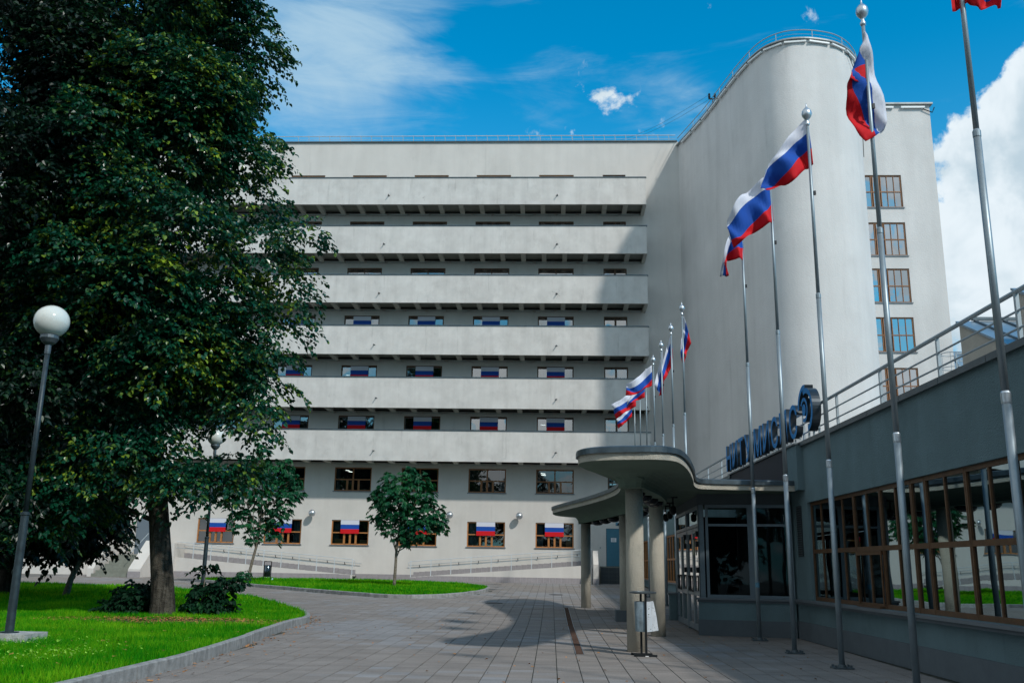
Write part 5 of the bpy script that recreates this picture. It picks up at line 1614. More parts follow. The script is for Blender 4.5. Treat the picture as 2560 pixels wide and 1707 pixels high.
mb.rows([[(x, y, 0.44) for x, y in bot], [(x, y, 0.98) for x, y in top], [(x, y, 0.985) for x, y in [(bx_ + (p[0] - bx_) * 0.94, by_ - 0.03 + (p[1] - by_ + 0.03) * 0.94) for p in top]], [(x, y, 0.5) for x, y in [(bx_ + (p[0] - bx_) * 0.9, by_ - 0.03 + (p[1] - by_ + 0.03) * 0.9) for p in bot]]], closed=True)
mb.add([(x, y, 0.44) for x, y in bot], [tuple(range(n))[::-1]])
mb.build('bin_drum', mat('dull_silver_drum', (0.20, 0.25, 0.28), 0.4, metal=0.5, var=(9, 0.3)), b1, smooth=True)
mb = MB(); mb.rows([[(bx_ + 0.045, by_ - 0.205, 0.44), (bx_ + 0.15, by_ - 0.20, 0.45), (bx_ + 0.27, by_ - 0.13, 0.47)], [(bx_ + 0.045, by_ - 0.205, 0.72), (bx_ + 0.14, by_ - 0.19, 0.73), (bx_ + 0.235, by_ - 0.12, 0.74)], [(bx_ + 0.045, by_ - 0.205, 0.985), (bx_ + 0.12, by_ - 0.18, 0.99), (bx_ + 0.185, by_ - 0.10, 1.0)]])
o = mb.build('loose_drum_flap', SCRATCH, b1); sol = o.modifiers.new('sheet', 'SOLIDIFY'); sol.thickness = 0.004
mb = MB(); mb.box(bx_ + 0.01, bx_ + 0.07, by_ - 0.22, by_ - 0.19, 0.003, 0.018); tag(mb.build('white_scrap', PAPER), 'tiny white scrap lying at the foot of the near litter bin', 'paper scrap')

b2 = thing('litter_bin', (-15.6, 51.9, G(52)), 'small dark metal litter bin hung in a black frame behind the grass island', 'litter bin')
z0 = G(51.9)
mb = MB()
for x in (-15.80, -15.40): mb.bar((x, 51.9, z0), (x, 51.9, z0 + 1.12), 0.035, 0.035)
mb.bar((-15.80, 51.9, z0 + 1.12), (-15.40, 51.9, z0 + 1.12), 0.035, 0.035); mb.bar((-15.80, 51.9, z0 + 0.1), (-15.40, 51.9, z0 + 0.1), 0.03, 0.03)
mb.build('bin_frame', BLACKM, b2)
mb = MB(); mb.lathe([(0.15, 0.30), (0.165, 0.31), (0.175, 0.92), (0.165, 0.925), (0.15, 0.4)], c=(-15.6, 51.9, z0), n=20); mb.build('bin_drum', mat('dark_steel_drum', (0.08, 0.11, 0.13), 0.2, metal=0.9), b2, smooth=True)
bt = thing('plastic_bottle', (-15.28, 51.85, z0), 'pale blue plastic bottle with a dark cap left beside the far litter bin', 'bottle')
mb = MB(); mb.lathe([(0.045, 0.0), (0.055, 0.02), (0.055, 0.17), (0.02, 0.235), (0.018, 0.25)], c=(-15.28, 51.85, z0), n=12); mb.build('bottle_body', BOTTLE, bt, smooth=True)
mb = MB(); mb.lathe([(0.022, 0.25), (0.022, 0.28)], c=(-15.28, 51.85, z0), n=10); mb.build('cap', NAVY, bt)

# ================================================================== RAMPS, STAIRS, BLUE DOOR
def ramp_thing(name, label, x0, x1, zr0, zr1, ztile, posts, yf=57.55):
    """ramp whose deck rises from (x0, zr0) to (x1, zr1); front wall, tiled foot, railing and wall rail"""
    t = thing(name, ((x0 + x1) / 2, yf, G(yf)), label, 'ramp')
    g0 = G(yf)
    lo = min(x0, x1); hi = max(x0, x1)

    def zd(x): return zr0 + (zr1 - zr0) * (x - x0) / (x1 - x0)
    mb = MB()
    mb.add([(lo, yf, g0 - 0.05), (hi, yf, g0 - 0.05), (hi, yf, zd(hi)), (lo, yf, zd(lo)), (lo, yf + 0.2, g0 - 0.05), (hi, yf + 0.2, g0 - 0.05), (hi, yf + 0.2, zd(hi)), (lo, yf + 0.2, zd(lo))],
           [(0, 1, 2, 3), (7, 6, 5, 4), (3, 2, 6, 7), (1, 5, 6, 2), (0, 3, 7, 4)])
    mb.build('front_wall', STUCCO, t)
    mb = MB(); mb.add([(lo, yf + 0.2, zd(lo) - 0.08), (hi, yf + 0.2, zd(hi) - 0.08), (hi, FY - 0.02, zd(hi) - 0.08), (lo, FY - 0.02, zd(lo) - 0.08)], [(0, 1, 2, 3)]); mb.build('deck', CONC_STEP, t)
    mb = MB(); mb.box(-0.172, 0.172, -0.018, 0.0, 0, ztile); me = mb.mesh('plinth_tile', PLINTH_TILE)
    mb = MB(); mb.box(-0.172, 0.172, -0.018, 0.0, 0, 0.30); me2 = mb.mesh('plinth_tile', PLINTH_TILE)
    x = lo + 0.18
    while x < hi - 0.1:
        if zd(x) > g0 + ztile + 0.0: place('plinth_tile', me, (x, yf - 0.001, g0 - 0.01), t)
        else: 
            hh = max(0.05, zd(x) - g0 - 0.01); mb = MB(); mb.box(-0.172, 0.172, -0.018, 0.0, 0, hh); place('plinth_tile', mb.mesh('plinth_tile', PLINTH_TILE), (x, yf - 0.001, g0 - 0.01), t)
        # strip of tile on the wall behind, following the deck
        s = place('plinth_tile', me2, (x, FY - 0.002, zd(x) - 0.02), t)
        x += 0.352
    h = 0.93
    ztop = lambda x: zd(x) + h
    e0 = x0; e1 = x1
    mb = MB(); mb.tube([(e1, yf + 0.08, ztop(e1)), (e0, yf + 0.08, ztop(e0)), (e0 - 0.12 * (1 if x1 > x0 else -1), yf + 0.08, ztop(e0) - 0.08), (e0 - 0.12 * (1 if x1 > x0 else -1), yf + 0.08, ztop(e0) - 0.34), (e0, yf + 0.08, ztop(e0) - 0.42)], 0.022, 6); mb.build('handrail', RAILW, t)
    mb = MB(); mb.tube([(e1, yf + 0.08, ztop(e1) - 0.36), (e0, yf + 0.08, ztop(e0) - 0.42)], 0.018, 6); mb.build('lower_rail', RAILP, t)
    mb = MB(); mb.tube([(e1, FY - 0.14, ztop(e1) - 0.2), (e0 - 0.3 * (1 if x1 > x0 else -1), FY - 0.14, ztop(e0) - 0.25)], 0.02, 6); mb.build('wall_rail', RAILP, t)
    n = posts
    for i in range(n):
        x = e0 + (e1 - e0) * (i + 0.02) / n
        mb = MB(); mb.bar((x, yf + 0.08, zd(x) - 0.02), (x, yf + 0.08, ztop(x)), 0.045, 0.045); mb.build('rail_post', RAILW, t)
        xb = x + 0.35
        if xb < hi: 
            mb = MB(); mb.tube([(xb, FY, ztop(xb) - 0.36), (xb, FY - 0.08, ztop(xb) - 0.34), (xb, FY - 0.14, ztop(xb) - 0.22)], 0.022, 5); mb.lathe([(0.04, -0.01), (0.04, 0.01)], c=(xb, FY - 0.01, ztop(xb) - 0.36), n=6); mb.build('wall_bracket', BLACKM, t)
    return t


ramp_thing('access_ramp', 'long wheelchair ramp with grey railing rising to the right towards the blue door', -8.55, 2.45, 0.83, 1.72, 0.33, 9)
ramp_thing('access_ramp', 'long wheelchair ramp with grey railing rising to the left towards the stairs', -12.1, -23.1, 0.90, 1.79, 0.35, 10)
# pier at the end of the right ramp
rp = thing('ramp_end_wall', (2.75, 57.3, G(57)), 'short sloping white pier closing the right ramp beside the blue door', 'pier')
mb = MB(); mb.prism([(56.6, G(57) - 0.02), (57.9, G(57) - 0.02), (57.9, 2.56), (57.35, 2.56), (56.6, 1.75)], 2.50, 2.80)
mb.v = [(v[2], v[0], v[1]) for v in mb.v]
mb.build('pier_wall', STUCCO, rp)
mb = MB(); mb.box(2.48, 2.82, 56.58, 56.62, G(57) - 0.02, G(57) + 0.33); mb.build('plinth', PLINTH_TILE, rp)
# steps to the blue door
st = thing('door_steps', (4.2, 58.4, G(58)), 'dark tiled landing below the blue door', 'steps')
mb = MB(); mb.box(3.0, 8.3, 58.25, FY - 0.005, G(58) - 0.03, 1.66); mb.build('landing', CONC_STEP, st)
mb = MB(); mb.box(-0.245, 0.245, -0.02, 0, 0, 0.235); ti = mb.mesh('tile', mat('dark_tile', (0.035, 0.045, 0.05), 0.6, var=(2, 0.2)))
for r in range(4):
    for c in range(10):
        place('tile', ti, (3.26 + c * 0.5 + (0.25 if r % 2 else 0) * 0, 58.249, G(58) + 0.0 + r * 0.243), st)
dr_ = thing('blue_door', (4.05, FY, 1.66), 'double steel door painted grey blue with a white notice taped to it', 'door')
mb = MB(); mb.box(3.42, 4.28, FY + 0.02, FY + 0.07, 1.67, 3.93); lf = mb.build('door_leaf', DOORBLUE, dr_)
mb = MB(); mb.box(4.30, 4.98, FY + 0.02, FY + 0.07, 1.67, 3.93); rf_ = mb.build('door_leaf', DOORBLUE, dr_)
mb = MB(); mb.box(4.40, 4.44, FY - 0.04, FY + 0.02, 2.72, 2.80); mb.box(4.42, 4.56, FY - 0.05, FY - 0.03, 2.75, 2.78); mb.build('handle', BLACKM, rf_)
mb = MB(); mb.box(4.58, 4.60, FY + 0.0, FY + 0.02, 3.2, 3.65); mb.build('window_slit', BLACKM, rf_)
mb = MB(); mb.box(3.70, 4.03, FY + 0.012, FY + 0.018, 3.13, 3.38); no = mb.build('notice', PAPER, dr_)
mb = MB()
for i in range(5): mb.box(3.76 + 0.01 * (i % 2), 3.98 - 0.02 * (i % 3), FY + 0.008, FY + 0.011, 3.34 - i * 0.042, 3.355 - i * 0.042)
mb.build('print_lines', GREYPRINT, no)
mb = MB(); mb.box(3.0, 3.07, FY - 0.03, FY, 2.72, 2.82); tag(mb.build('door_bell', ALU_DULL), 'small square metal call button on the wall left of the blue door', 'call button')
sg = thing('exit_sign', (4.15, FY, 4.25), 'small blue wall sign with a dark triangle above the blue door', 'sign')
mb = MB(); mb.box(3.99, 4.36, FY - 0.05, FY, 4.13, 4.32); mb.build('sign_plate', mat('sign_blue', (0.08, 0.22, 0.32), 0.5), sg)
mb = MB(); mb.add([(4.05, FY - 0.055, 4.15), (4.30, FY - 0.055, 4.15), (4.175, FY - 0.055, 4.30)], [(0, 1, 2)]); mb.build('triangle', NAVY, sg)

# stairs at the far left
stt = thing('outdoor_stairs', (-26.0, 56.5, G(56)), 'flight of seven grey concrete steps between white sloping walls at the far left', 'stairs')
for i in range(7):
    ya = 55.6 + i * 0.30; za = G(56) + i * 0.19
    x0 = -27.3 + i * 0.11; mb = MB(); mb.box(x0, -25.05, ya, 58.9 if i == 6 else ya + 0.32, G(56) - 0.05, za + 0.185); mb.build('step', CONC_STEP, stt)
mb = MB(); mb.prism([(55.5, 0.5), (58.9, 0.5), (58.9, 2.75), (57.6, 2.75), (55.5, 1.05)], -25.04, -24.3); mb.v = [(v[2], v[0], v[1]) for v in mb.v]; mb.build('side_wall', STUCCO, stt)
mb = MB(); mb.box(-24.3, -23.1, 57.3, FY - 0.02, 0.5, 2.62); mb.build('side_wall', STUCCO, stt)
mb = MB(); mb.prism([(55.9, 0.5), (58.9, 0.5), (58.9, 3.0), (58.0, 3.0), (55.9, 1.05)], -27.7, -27.32); mb.v = [(v[2], v[0], v[1]) for v in mb.v]; mb.build('side_wall', STUCCO, stt)
mb = MB(); mb.box(-25.045, -24.29, 55.47, 55.5, G(56) - 0.02, G(56) + 0.34); mb.build('plinth', PLINTH_TILE, stt)
mb = MB(); mb.box(-24.29, -23.1, 57.27, 57.3, G(57) - 0.02, G(57) + 0.35); mb.build('plinth', PLINTH_TILE, stt)
mb = MB(); mb.tube([(-25.2, 55.8, 1.9), (-25.2, 58.2, 3.2)], 0.025, 6); mb.build('handrail', RAILP, stt)
mb = MB(); mb.box(-26.38, -24.62, FY + 0.05, FY + 0.1, 1.94, 4.18); tag(mb.build('entrance_door', mat('grey_door', (0.12, 0.15, 0.18), 0.5)), 'grey door at the top of the far left stairs, mostly hidden by leaves', 'door')

# ================================================================== TREES
def leaves(C, D, Nn, size, mt, name, parent, aspect=0.72, heart=True, fold=0.25):
    """many leaves as one mesh: C base points, D tip directions, Nn leaf normals"""
    C = np.asarray(C); D = np.asarray(D); Nn = np.asarray(Nn)
    D = D / np.linalg.norm(D, axis=1, keepdims=True)
    S = np.cross(D, Nn); S /= (np.linalg.norm(S, axis=1, keepdims=True) + 1e-9)
    U = np.cross(S, D)
    L = (size if np.ndim(size) else np.full(len(C), size))[:, None]
    if heart:
        # base, left lobe, left shoulder, tip, right shoulder, right lobe
        W_ = L * aspect * 0.5
        V = np.stack([C, C + D * L * 0.12 + S * W_ * 0.95 + U * W_ * fold, C + D * L * 0.55 + S * W_ * 0.9 + U * W_ * fold, C + D * L - U * L * 0.08,
                      C + D * L * 0.55 - S * W_ * 0.9 + U * W_ * fold, C + D * L * 0.12 - S * W_ * 0.95 + U * W_ * fold], 1)
        q = np.array([(0, 1, 2, 3), (0, 3, 4, 5)])
        Q = (np.arange(len(C))[:, None, None] * 6 + q[None]).reshape(-1, 4)
    else:
        W_ = L * aspect * 0.5
        V = np.stack([C, C + D * L * 0.5 + S * W_, C + D * L, C + D * L * 0.5 - S * W_], 1)
        Q = (np.arange(len(C))[:, None] * 4 + np.arange(4)[None])
    o = np_mesh(name, V, Q, mt, parent)
    o['kind'] = 'stuff'
    return o


def unit(v):
    return v / (np.linalg.norm(v, axis=-1, keepdims=True) + 1e-9)


def sprays(blobs, n_spray, per, rng, twig=(0.45, 0.85), gap=0.5, droop=0.45, shell=0.62):
    """layered drooping sprays of leaves over a set of blobs (x, y, z, r); returns leaf base points, directions, normals"""
    B = np.array(blobs, float)
    w = B[:, 3] ** 2; idx = rng.choice(len(B), n_spray, p=w / w.sum())
    d = unit(rng.normal(size=(n_spray, 3))); d[:, 2] = d[:, 2] * 0.9 + 0.12; d = unit(d)
    rad = B[idx, 3] * (shell + (1.02 - shell) * rng.random(n_spray) ** 0.5)
    c = B[idx, :3] + d * rad[:, None] * np.array([1, 1, 0.78])
    out = unit(d * np.array([1, 1, 0.35]) + rng.normal(size=(n_spray, 3)) * 0.25)
    out[:, 2] = out[:, 2] * 0.5 - 0.10
    out = unit(out)
    L = rng.uniform(twig[0], twig[1], n_spray)
    side = unit(np.cross(out, np.array([0, 0, 1.0])))
    up = unit(np.cross(side, out))
    t = (np.arange(per) + 0.5) / per
    sgn = np.where(np.arange(per) % 2 == 0, 1.0, -1.0)
    P = c[:, None, :] + out[:, None, :] * (L[:, None] * t[None])[..., None]
    P = P + side[:, None, :] * (sgn[None] * L[:, None] * gap * np.sin(np.pi * np.clip(t + 0.1, 0, 1))[None] * rng.uniform(0.2, 1.0, (n_spray, per)))[..., None]
    P[..., 2] -= (L[:, None] * droop * t[None] ** 2) + rng.uniform(0, 0.06, (n_spray, per))
    D = out[:, None, :] * 0.55 + side[:, None, :] * (sgn[None] * 0.6)[..., None] + rng.normal(size=(n_spray, per, 3)) * 0.28
    D[..., 2] -= 0.55
    Nn = up[:, None, :] + rng.normal(size=(n_spray, per, 3)) * 0.38
    return P.reshape(-1, 3), unit(D.reshape(-1, 3)), unit(Nn.reshape(-1, 3)), c, out, L


def limbs(mb, a, b, r0, r1, rng, n=6, wob=0.12):
    a = Vector(a); b = Vector(b); L = (b - a).length
    pts = []; rs = []
    for i in range(n + 1):
        t = i / n; p = a.lerp(b, t)
        p += Vector((rng.uniform(-1, 1), rng.uniform(-1, 1), 0.6 * math.sin(math.pi * t))) * wob * L * 0.25 * math.sin(math.pi * t)
        pts.append(p); rs.append(r0 + (r1 - r0) * t)
    mb.tube(pts, rs, 7)


def trunk_mesh(mb, pts, rs, n=22, seed=0, flare=0.25, rough=0.045):
    rr = random.Random(seed)
    ph = [rr.uniform(0, 6.28) for _ in range(6)]
    P = spline([(*p, r) for p, r in zip(pts, rs)], 6)
    rows = []
    z0 = P[0][2]
    for x, y, z, r in P:
        row = []
        f = flare * math.exp(-(z - z0) / 0.45)
        for k in range(n):
            a = 2 * math.pi * k / n
            q = 1 + rough * math.sin(3 * a + ph[0] + z * 0.4) + rough * 0.8 * math.sin(5 * a + ph[1] - z * 0.3) + rough * 0.6 * math.sin(9 * a + ph[2] + z * 0.9) + f * (0.6 + 0.4 * math.sin(4 * a + ph[3]))
            row.append((x + math.cos(a) * r * q, y + math.sin(a) * r * q, z))
        rows.append(row)
    mb.rows(rows, closed=True)
    mb.add(rows[-1], [tuple(range(n))])


def big_tree(name, label, base, trunk_pts, trunk_rs, blobs, n_spray, per, lsize, mt, heart, seed, limb_n=26):
    rng = np.random.default_rng(seed); rr = random.Random(seed)
    t = thing(name, base, label, 'tree')
    mb = MB(); trunk_mesh(mb, trunk_pts, trunk_rs, seed=seed); mb.build('trunk', BARK, t, smooth=True)
    P, D, Nn, c, out, L = sprays(blobs, n_spray, per, rng)
    sz = rng.uniform(lsize * 0.7, lsize * 1.25, len(P))
    leaves(P, D, Nn, sz, mt, 'crown', t, heart=heart)
    # limbs out to the blobs
    TP_ = [Vector(p) for p in trunk_pts]
    bl = sorted(blobs, key=lambda b: -b[3])[:limb_n * 2]
    rr.shuffle(bl)
    for b in bl[:limb_n]:
        bz = b[2] - max(0.6, 0.35 * math.hypot(b[0] - TP_[0].x, b[1] - TP_[0].y))
        bz = max(trunk_pts[0][2] + 2.2, min(bz, trunk_pts[-1][2]))
        for i in range(len(TP_) - 1):
            if TP_[i].z <= bz <= TP_[i + 1].z + 1e-3:
                s = TP_[i].lerp(TP_[i + 1], (bz - TP_[i].z) / (TP_[i + 1].z - TP_[i].z)); break
        else:
            s = TP_[-1]
        lm = MB(); limbs(lm, s, (b[0], b[1], b[2]), 0.055 + 0.02 * b[3], 0.015, rr); lm.build('limb', BARK, t)
    # twigs
    k = rng.choice(len(c), min(len(c), 500), replace=False)
    tw_ = MB()
    for i in k:
        a = c[i]; b = a + out[i] * L[i] * 0.9; b[2] -= L[i] * 0.3
        m_ = (a + b) / 2; m_[2] += 0.05
        tw_.tube([a, m_, b], [0.008, 0.006, 0.003], 3)
    tw_.build('twigs', BARK, t)['kind'] = 'stuff'
    return t


def crown_blobs(cfun, rfun, z0, z1, n, rng, br=(1.0, 1.7), yr=1.0, inner=0.25):
    out = []
    for i in range(n):
        z = rng.uniform(z0, z1); R = rfun(z); cx_, cy_ = cfun(z)
        a = rng.uniform(0, 2 * np.pi); q = (inner + (1 - inner) * math.sqrt(rng.random()))
        b = rng.uniform(*br) * min(1, 0.45 + R / 5)
        rad = max(0.0, R - b * 0.95) * q
        out.append((cx_ + math.cos(a) * rad, cy_ + math.sin(a) * rad * yr, z, b))
    return out


rng1 = np.random.default_rng(11)
# ---- the big linden with the thick trunk
c1f = lambda z: (-10.4 - 0.13 * min(z, 9) - 0.02 * z, 25.3)
R1 = lambda z: float(np.interp(z, [2.5, 4.5, 6.0, 7.6, 8.6, 10.8, 13, 15.2, 17, 19, 21, 23], [1.1, 2.0, 2.4, 3.4, 3.9, 4.3, 4.1, 3.7, 3.5, 3.1, 2.4, 0.8]))
bl1 = crown_blobs(c1f, R1, 6.2, 22.0, 82, rng1, (0.85, 1.5), 1.0, 0.45)
bl1 += [(-9.6, 25.0, 3.7, 0.7), (-9.9, 24.3, 3.6, 0.7), (-8.8, 25.2, 4.0, 0.6), (-8.3, 25.0, 5.5, 0.7), (-10.6, 24.4, 4.3, 0.8), (-11.6, 24.6, 4.6, 0.9), (-12.3, 24.4, 3.7, 0.8), (-12.9, 24.8, 4.6, 1.0),
        (-13.3, 24.6, 3.1, 0.75), (-12.6, 24.9, 2.75, 0.5), (-13.8, 24.8, 3.8, 0.9), (-13.6, 24.5, 2.45, 0.5), (-11.9, 25.0, 5.6, 0.9), (-10.9, 25.2, 5.4, 0.7), (-8.2, 25.3, 6.9, 0.85), (-7.9, 25.3, 8.3, 0.75), (-7.5, 25.4, 9.5, 0.7), (-7.2, 25.3, 11.0, 0.5)]
big_tree('linden_tree', 'huge linden tree with a thick ridged trunk and dense dark drooping foliage', (-10.38, 25.25, 0.12),
         [(-10.36, 25.3, 0.08), (-10.40, 25.3, 0.7), (-10.58, 25.3, 1.9), (-10.85, 25.3, 3.6), (-11.4, 25.3, 6.5), (-11.8, 25.3, 10), (-12.0, 25.3, 14), (-12.1, 25.2, 19)],
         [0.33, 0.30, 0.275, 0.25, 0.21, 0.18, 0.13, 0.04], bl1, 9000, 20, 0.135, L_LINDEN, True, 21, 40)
# ---- second linden, trunk outside the frame, its dark stem shows at the top left
c2f = lambda z: (-15.9 + 0.03 * z, 23.6)
R2 = lambda z: float(np.interp(z, [2.5, 5, 8, 12, 16, 20, 23], [2.4, 3.6, 4.3, 4.4, 4.0, 3.2, 1.0]))
bl2 = crown_blobs(c2f, R2, 3.4, 20.5, 56, rng1, (0.85, 1.5), 0.9, 0.4)
big_tree('linden_tree', 'tall linden at the left edge, its black stem showing through leaves near the top', (-15.5, 23.9, 0.12),
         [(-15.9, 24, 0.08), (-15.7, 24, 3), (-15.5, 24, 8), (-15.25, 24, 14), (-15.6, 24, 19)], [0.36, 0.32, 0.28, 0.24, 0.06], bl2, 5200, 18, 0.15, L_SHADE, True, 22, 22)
# ---- broad dark tree behind
c3f = lambda z: (-19.6, 34.0)
R3 = lambda z: float(np.interp(z, [1.6, 3, 6, 10, 14, 17], [2.8, 4.4, 5.6, 5.6, 4.4, 1.5]))
bl3 = crown_blobs(c3f, R3, 2.4, 15.5, 72, rng1, (1.1, 1.9), 0.8)
bl3 += [(-17.0, 31.0, 2.6, 1.1), (-18.2, 30.6, 2.3, 1.0), (-19.6, 30.8, 2.4, 1.2), (-16.4, 31.4, 3.6, 1.2), (-20.8, 31.2, 2.0, 1.1), (-15.9, 31.8, 5.0, 1.3), (-15.4, 32.2, 6.6, 1.3)]
big_tree('broad_tree', 'broad dark tree behind the near street lamp, hanging almost to the grass', (-20.2, 34.6, 0.3),
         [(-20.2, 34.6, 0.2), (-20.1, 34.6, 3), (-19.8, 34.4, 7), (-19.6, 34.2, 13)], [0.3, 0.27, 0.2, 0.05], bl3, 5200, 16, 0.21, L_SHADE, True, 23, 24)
# ---- slim leaning trunk on the lawn
sl3 = thing('slim_tree', (-17.45, 33.8, 0.25), 'slim leaning tree with a pale stem on the lawn left of the thick trunk', 'tree')
mb = MB(); mb.tube([(-17.45, 33.8, 0.2), (-17.3, 33.8, 0.9), (-17.05, 33.8, 1.6), (-17.0, 33.7, 2.6), (-16.9, 33.6, 4.2)], [0.13, 0.10, 0.09, 0.08, 0.05], 10); mb.build('trunk', BARK_THIN, sl3, smooth=True)
P, D, Nn, c, out, L = sprays([(-17.0, 33.5, 3.4, 0.9), (-17.6, 33.2, 2.6, 0.7), (-16.5, 33.5, 2.7, 0.7), (-16.9, 33.4, 4.6, 1.0), (-15.9, 33.4, 2.3, 0.5)], 260, 15, rng1)
leaves(P, D, Nn, rng1.uniform(0.11, 0.19, len(P)), L_SHADE, 'crown', sl3)


def palmate_tree(name, label, base, stem, blobs, n, seed, size=0.24, group=None):
    rng = np.random.default_rng(seed)
    t = thing(name, base, label, 'tree', group)
    mb = MB(); mb.tube(spline(stem, 4), [0.085 - 0.05 * i / (len(spline(stem, 4)) - 1) for i in range(len(spline(stem, 4)))], 9); mb.build('trunk', BARK_THIN, t, smooth=True)
    B = np.array(blobs); w = B[:, 3] ** 2
    idx = rng.choice(len(B), n, p=w / w.sum()); d = unit(rng.normal(size=(n, 3))); d[:, 2] += 0.15; d = unit(d)
    c = B[idx, :3] + d * (B[idx, 3] * (0.45 + 0.58 * np.sqrt(rng.random(n))))[:, None]
    pet = unit(d * np.array([1, 1, 0.4]) + rng.normal(size=(n, 3)) * 0.25)
    nrm_ = unit(np.array([0, 0, 1.0]) + pet * 0.55 + rng.normal(size=(n, 3)) * 0.25)
    s = unit(np.cross(nrm_, pet)); f = unit(np.cross(s, nrm_))
    C_, D_, N_, S_ = [], [], [], []
    for k, (a, q) in enumerate(((-78, .62), (-50, .85), (-22, 1.0), (8, 1.05), (35, .95), (62, .8), (88, .55))):
        a = np.radians(a) + rng.normal(size=n) * 0.08
        dd = f * np.cos(a)[:, None] + s * np.sin(a)[:, None] - nrm_ * 0.35
        C_.append(c); D_.append(unit(dd)); N_.append(nrm_); S_.append(np.full(n, size) * q * rng.uniform(0.8, 1.15, n))
    leaves(np.concatenate(C_), np.concatenate(D_), np.concatenate(N_), np.concatenate(S_), L_CHEST, 'crown', t, aspect=0.42, heart=True, fold=0.35)
    rr = random.Random(seed)
    top = Vector(stem[-1])
    for b in blobs:
        k = rr.uniform(0.35, 0.95); ss = spline(stem, 6); p = Vector(ss[int(k * (len(ss) - 1))])
        lm = MB(); limbs(lm, (p.x, p.y, min(p.z, b[2] - 0.2)), (b[0], b[1], b[2]), 0.03, 0.01, rr, 4); lm.build('limb', BARK_THIN, t)
    return t


z0 = G(47.5) + 0.1
def rb(cx_, cy_, lst): return [(cx_ + a, cy_ + b, c_, r) for a, b, c_, r in lst]


palmate_tree('chestnut_sapling', 'round chestnut sapling on a straight thin trunk in the middle of the grass island', (-7.83, 47.5, z0), [(-7.83, 47.5, z0 - 0.05), (-7.80, 47.5, 1.5), (-7.78, 47.5, 2.5), (-7.65, 47.5, 3.6), (-7.5, 47.5, 5.2)],
             rb(-7.5, 47.5, [(0, 0, 5.4, 0.85), (-0.9, 0.1, 4.9, 0.75), (0.8, -0.1, 5.2, 0.8), (-0.3, -0.6, 4.5, 0.85), (0.6, 0.5, 4.3, 0.9), (-1.1, 0, 4.1, 0.75), (1.3, 0, 4.2, 0.75), (0.2, 0.2, 3.6, 0.8), (-0.7, -0.2, 3.4, 0.65), (1.6, -0.1, 3.65, 0.6), (0.9, -0.4, 3.2, 0.6), (0.1, -0.1, 2.85, 0.5), (2.0, 0.0, 3.35, 0.35), (-1.4, 0.1, 4.9, 0.4), (-0.9, 0.1, 5.8, 0.45), (0.3, 0, 6.0, 0.5), (0.85, 0, 5.85, 0.4)]), 1250, 31, 0.25, 'young chestnut trees on the grass island')
palmate_tree('chestnut_sapling', 'taller ragged chestnut sapling leaning on a thin trunk at the island left end', (-15.75, 49.0, z0), [(-15.78, 49.0, z0 - 0.05), (-15.55, 49.0, 1.7), (-15.35, 49.0, 2.8), (-15.3, 49.0, 4.4), (-15.4, 49.0, 6.6)],
             rb(-15.3, 49.0, [(-0.2, 0, 6.9, 0.6), (-0.3, 0, 7.5, 0.3), (-1.0, 0.1, 6.4, 0.8), (0.6, -0.1, 6.2, 0.7), (-1.7, 0, 5.7, 0.8), (-0.4, -0.5, 5.6, 0.9), (0.9, 0.4, 5.4, 0.8), (1.5, 0, 5.8, 0.6), (1.4, -0.2, 4.7, 0.65), (-1.3, 0.1, 4.7, 0.85), (0.1, 0.2, 4.6, 0.8), (1.0, 0, 3.9, 0.65), (-0.9, -0.2, 3.7, 0.7), (0.3, 0.2, 3.3, 0.55), (-0.3, 0, 2.9, 0.45), (0.9, 0, 2.75, 0.35), (1.9, 0, 5.1, 0.4), (-2.2, 0, 5.0, 0.6), (1.2, 0, 6.7, 0.35)]), 1150, 32, 0.26, 'young chestnut trees on the grass island')


def bush(name, label, base, blobs, n, per, size, mt, seed):
    rng = np.random.default_rng(seed)
    t = thing(name, base, label, 'bush')
    P, D, Nn, c, out, L = sprays(blobs, n, per, rng, (0.2, 0.45), 0.5, 0.4, 0.3)
    leaves(P, D, Nn, rng.uniform(size * 0.7, size * 1.3, len(P)), mt, 'foliage', t)
    mb = MB()
    for b in blobs:
        mb.tube([(base[0], base[1], base[2]), ((base[0] + b[0]) / 2, (base[1] + b[1]) / 2, b[2] * 0.5 + 0.15), (b[0], b[1], b[2])], [0.02, 0.015, 0.008], 5)
    mb.build('stems', BARK_THIN, t)
    return t


bush('bush', 'dark low bush growing against the left side of the thick trunk', (-11.2, 25.7, 0.13), [(-11.4, 25.8, 0.45, 0.42), (-12.0, 25.9, 0.35, 0.32), (-11.1, 26.0, 0.7, 0.36), (-11.6, 26.2, 0.75, 0.3)], 200, 13, 0.13, L_BUSH, 41)
bush('bush', 'green bush with a few tall shoots growing against the right side of the thick trunk', (-9.55, 25.9, 0.13), [(-9.55, 26.0, 0.45, 0.36), (-9.15, 26.1, 0.38, 0.34), (-9.5, 26.2, 0.85, 0.26), (-9.0, 26.2, 1.0, 0.20), (-9.6, 26.2, 1.45, 0.14), (-8.75, 26.3, 1.05, 0.16)], 170, 13, 0.13, L_BUSH, 42)
bush('bush', 'small weeds at the foot of the leaning sapling', (-15.9, 48.9, G(49) + 0.1), [(-15.95, 48.9, G(49) + 0.35, 0.25), (-15.8, 48.9, G(49) + 0.6, 0.15)], 40, 9, 0.12, L_CHEST, 43)
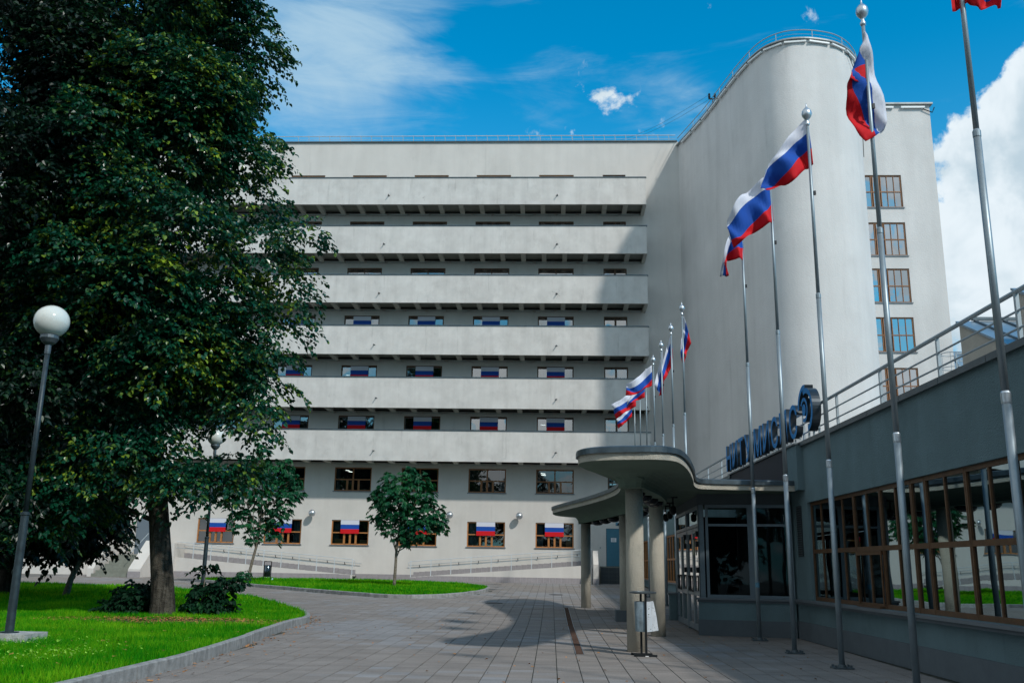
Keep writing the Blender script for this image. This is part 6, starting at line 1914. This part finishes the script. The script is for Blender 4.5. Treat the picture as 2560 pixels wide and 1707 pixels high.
# rowan at the left edge: feathered leaves
rw = thing('rowan_bush', (-10.9, 16.9, 0.13), 'rowan with feathery blue green leaves reaching in from the left edge beside the lamp post', 'bush')
rngr = np.random.default_rng(51)
C_, D_, N_, S_ = [], [], [], []
for i in range(150):
    a = rngr.uniform(0, 6.28); zc = rngr.uniform(1.2, 3.3); R = rngr.uniform(0.1, 0.85)
    c = np.array([-10.75 + math.cos(a) * R, 16.9 + math.sin(a) * R * 0.7, zc + 0.3 * (1 - R)])
    d = unit(np.array([math.cos(a) + rngr.normal() * .3, math.sin(a) + rngr.normal() * .3, rngr.uniform(-0.2, 0.25)]))
    s = unit(np.cross(d, [0, 0, 1])); u = np.cross(s, d)
    for k in range(7):
        p = c + d * (k * 0.032) - np.array([0, 0, 0.004 * k * k])
        for sg in (-1, 1):
            C_.append(p); D_.append(d * 0.35 + s * sg - u * 0.25); N_.append(u); S_.append(0.062 * (1 - abs(k - 3) * 0.1))
leaves(C_, D_, N_, np.array(S_), L_ROWAN, 'foliage', rw, aspect=0.36, heart=False)
mb = MB()
for i in range(9):
    a = i * 0.7; mb.tube([(-10.9, 16.9, 0.1), (-10.85 + 0.2 * math.cos(a), 16.9 + 0.2 * math.sin(a), 1.6), (-10.8 + 0.7 * math.cos(a), 16.9 + 0.5 * math.sin(a), 2.5 + 0.25 * (i % 3))], [0.03, 0.02, 0.006], 5)
mb.build('stems', BARK_THIN, rw)
# yellow leaves and sunlit highlights are both put into the leaf colour itself

# ---- unseen trees added to be reflected in the glass and to shade nearby ground
for i, (x, y, h, r) in enumerate(((-17, 3, 16, 5.5), (-13, -9, 17, 6), (-4, -18, 16, 6), (7, -22, 16, 6), (20, -32, 16, 6.5))):
    rg = np.random.default_rng(70 + i)
    t = thing('broad_tree', (x, y, 0), ['added tree outside the frame beside the viewer on the lawn', 'added unseen tree behind the viewer, second of the row from the left', 'added unseen tree behind the viewer, middle of the row', 'added unseen tree behind the viewer, second of the row from the right', 'added unseen tree behind the viewer, rightmost of the row'][i], 'tree', 'added unseen trees behind the viewer')
    mb = MB(); mb.tube([(x, y, 0), (x + .2, y, h * .4), (x, y + .2, h * .8)], [0.35, 0.28, 0.08], 9); mb.build('trunk', BARK, t)
    bb = crown_blobs(lambda z: (x, y), lambda z: r * math.sin(math.pi * min(0.97, max(0.12, (z - 1.5) / (h - 1)))), 2.6, h, 40, rg, (1.6, 2.6))
    P, D, Nn, c, out, L = sprays(bb, 900, 9, rg, (0.8, 1.5))
    leaves(P, D, Nn, rg.uniform(0.45, 0.75, len(P)), L_SHADE, 'crown', t, heart=False)
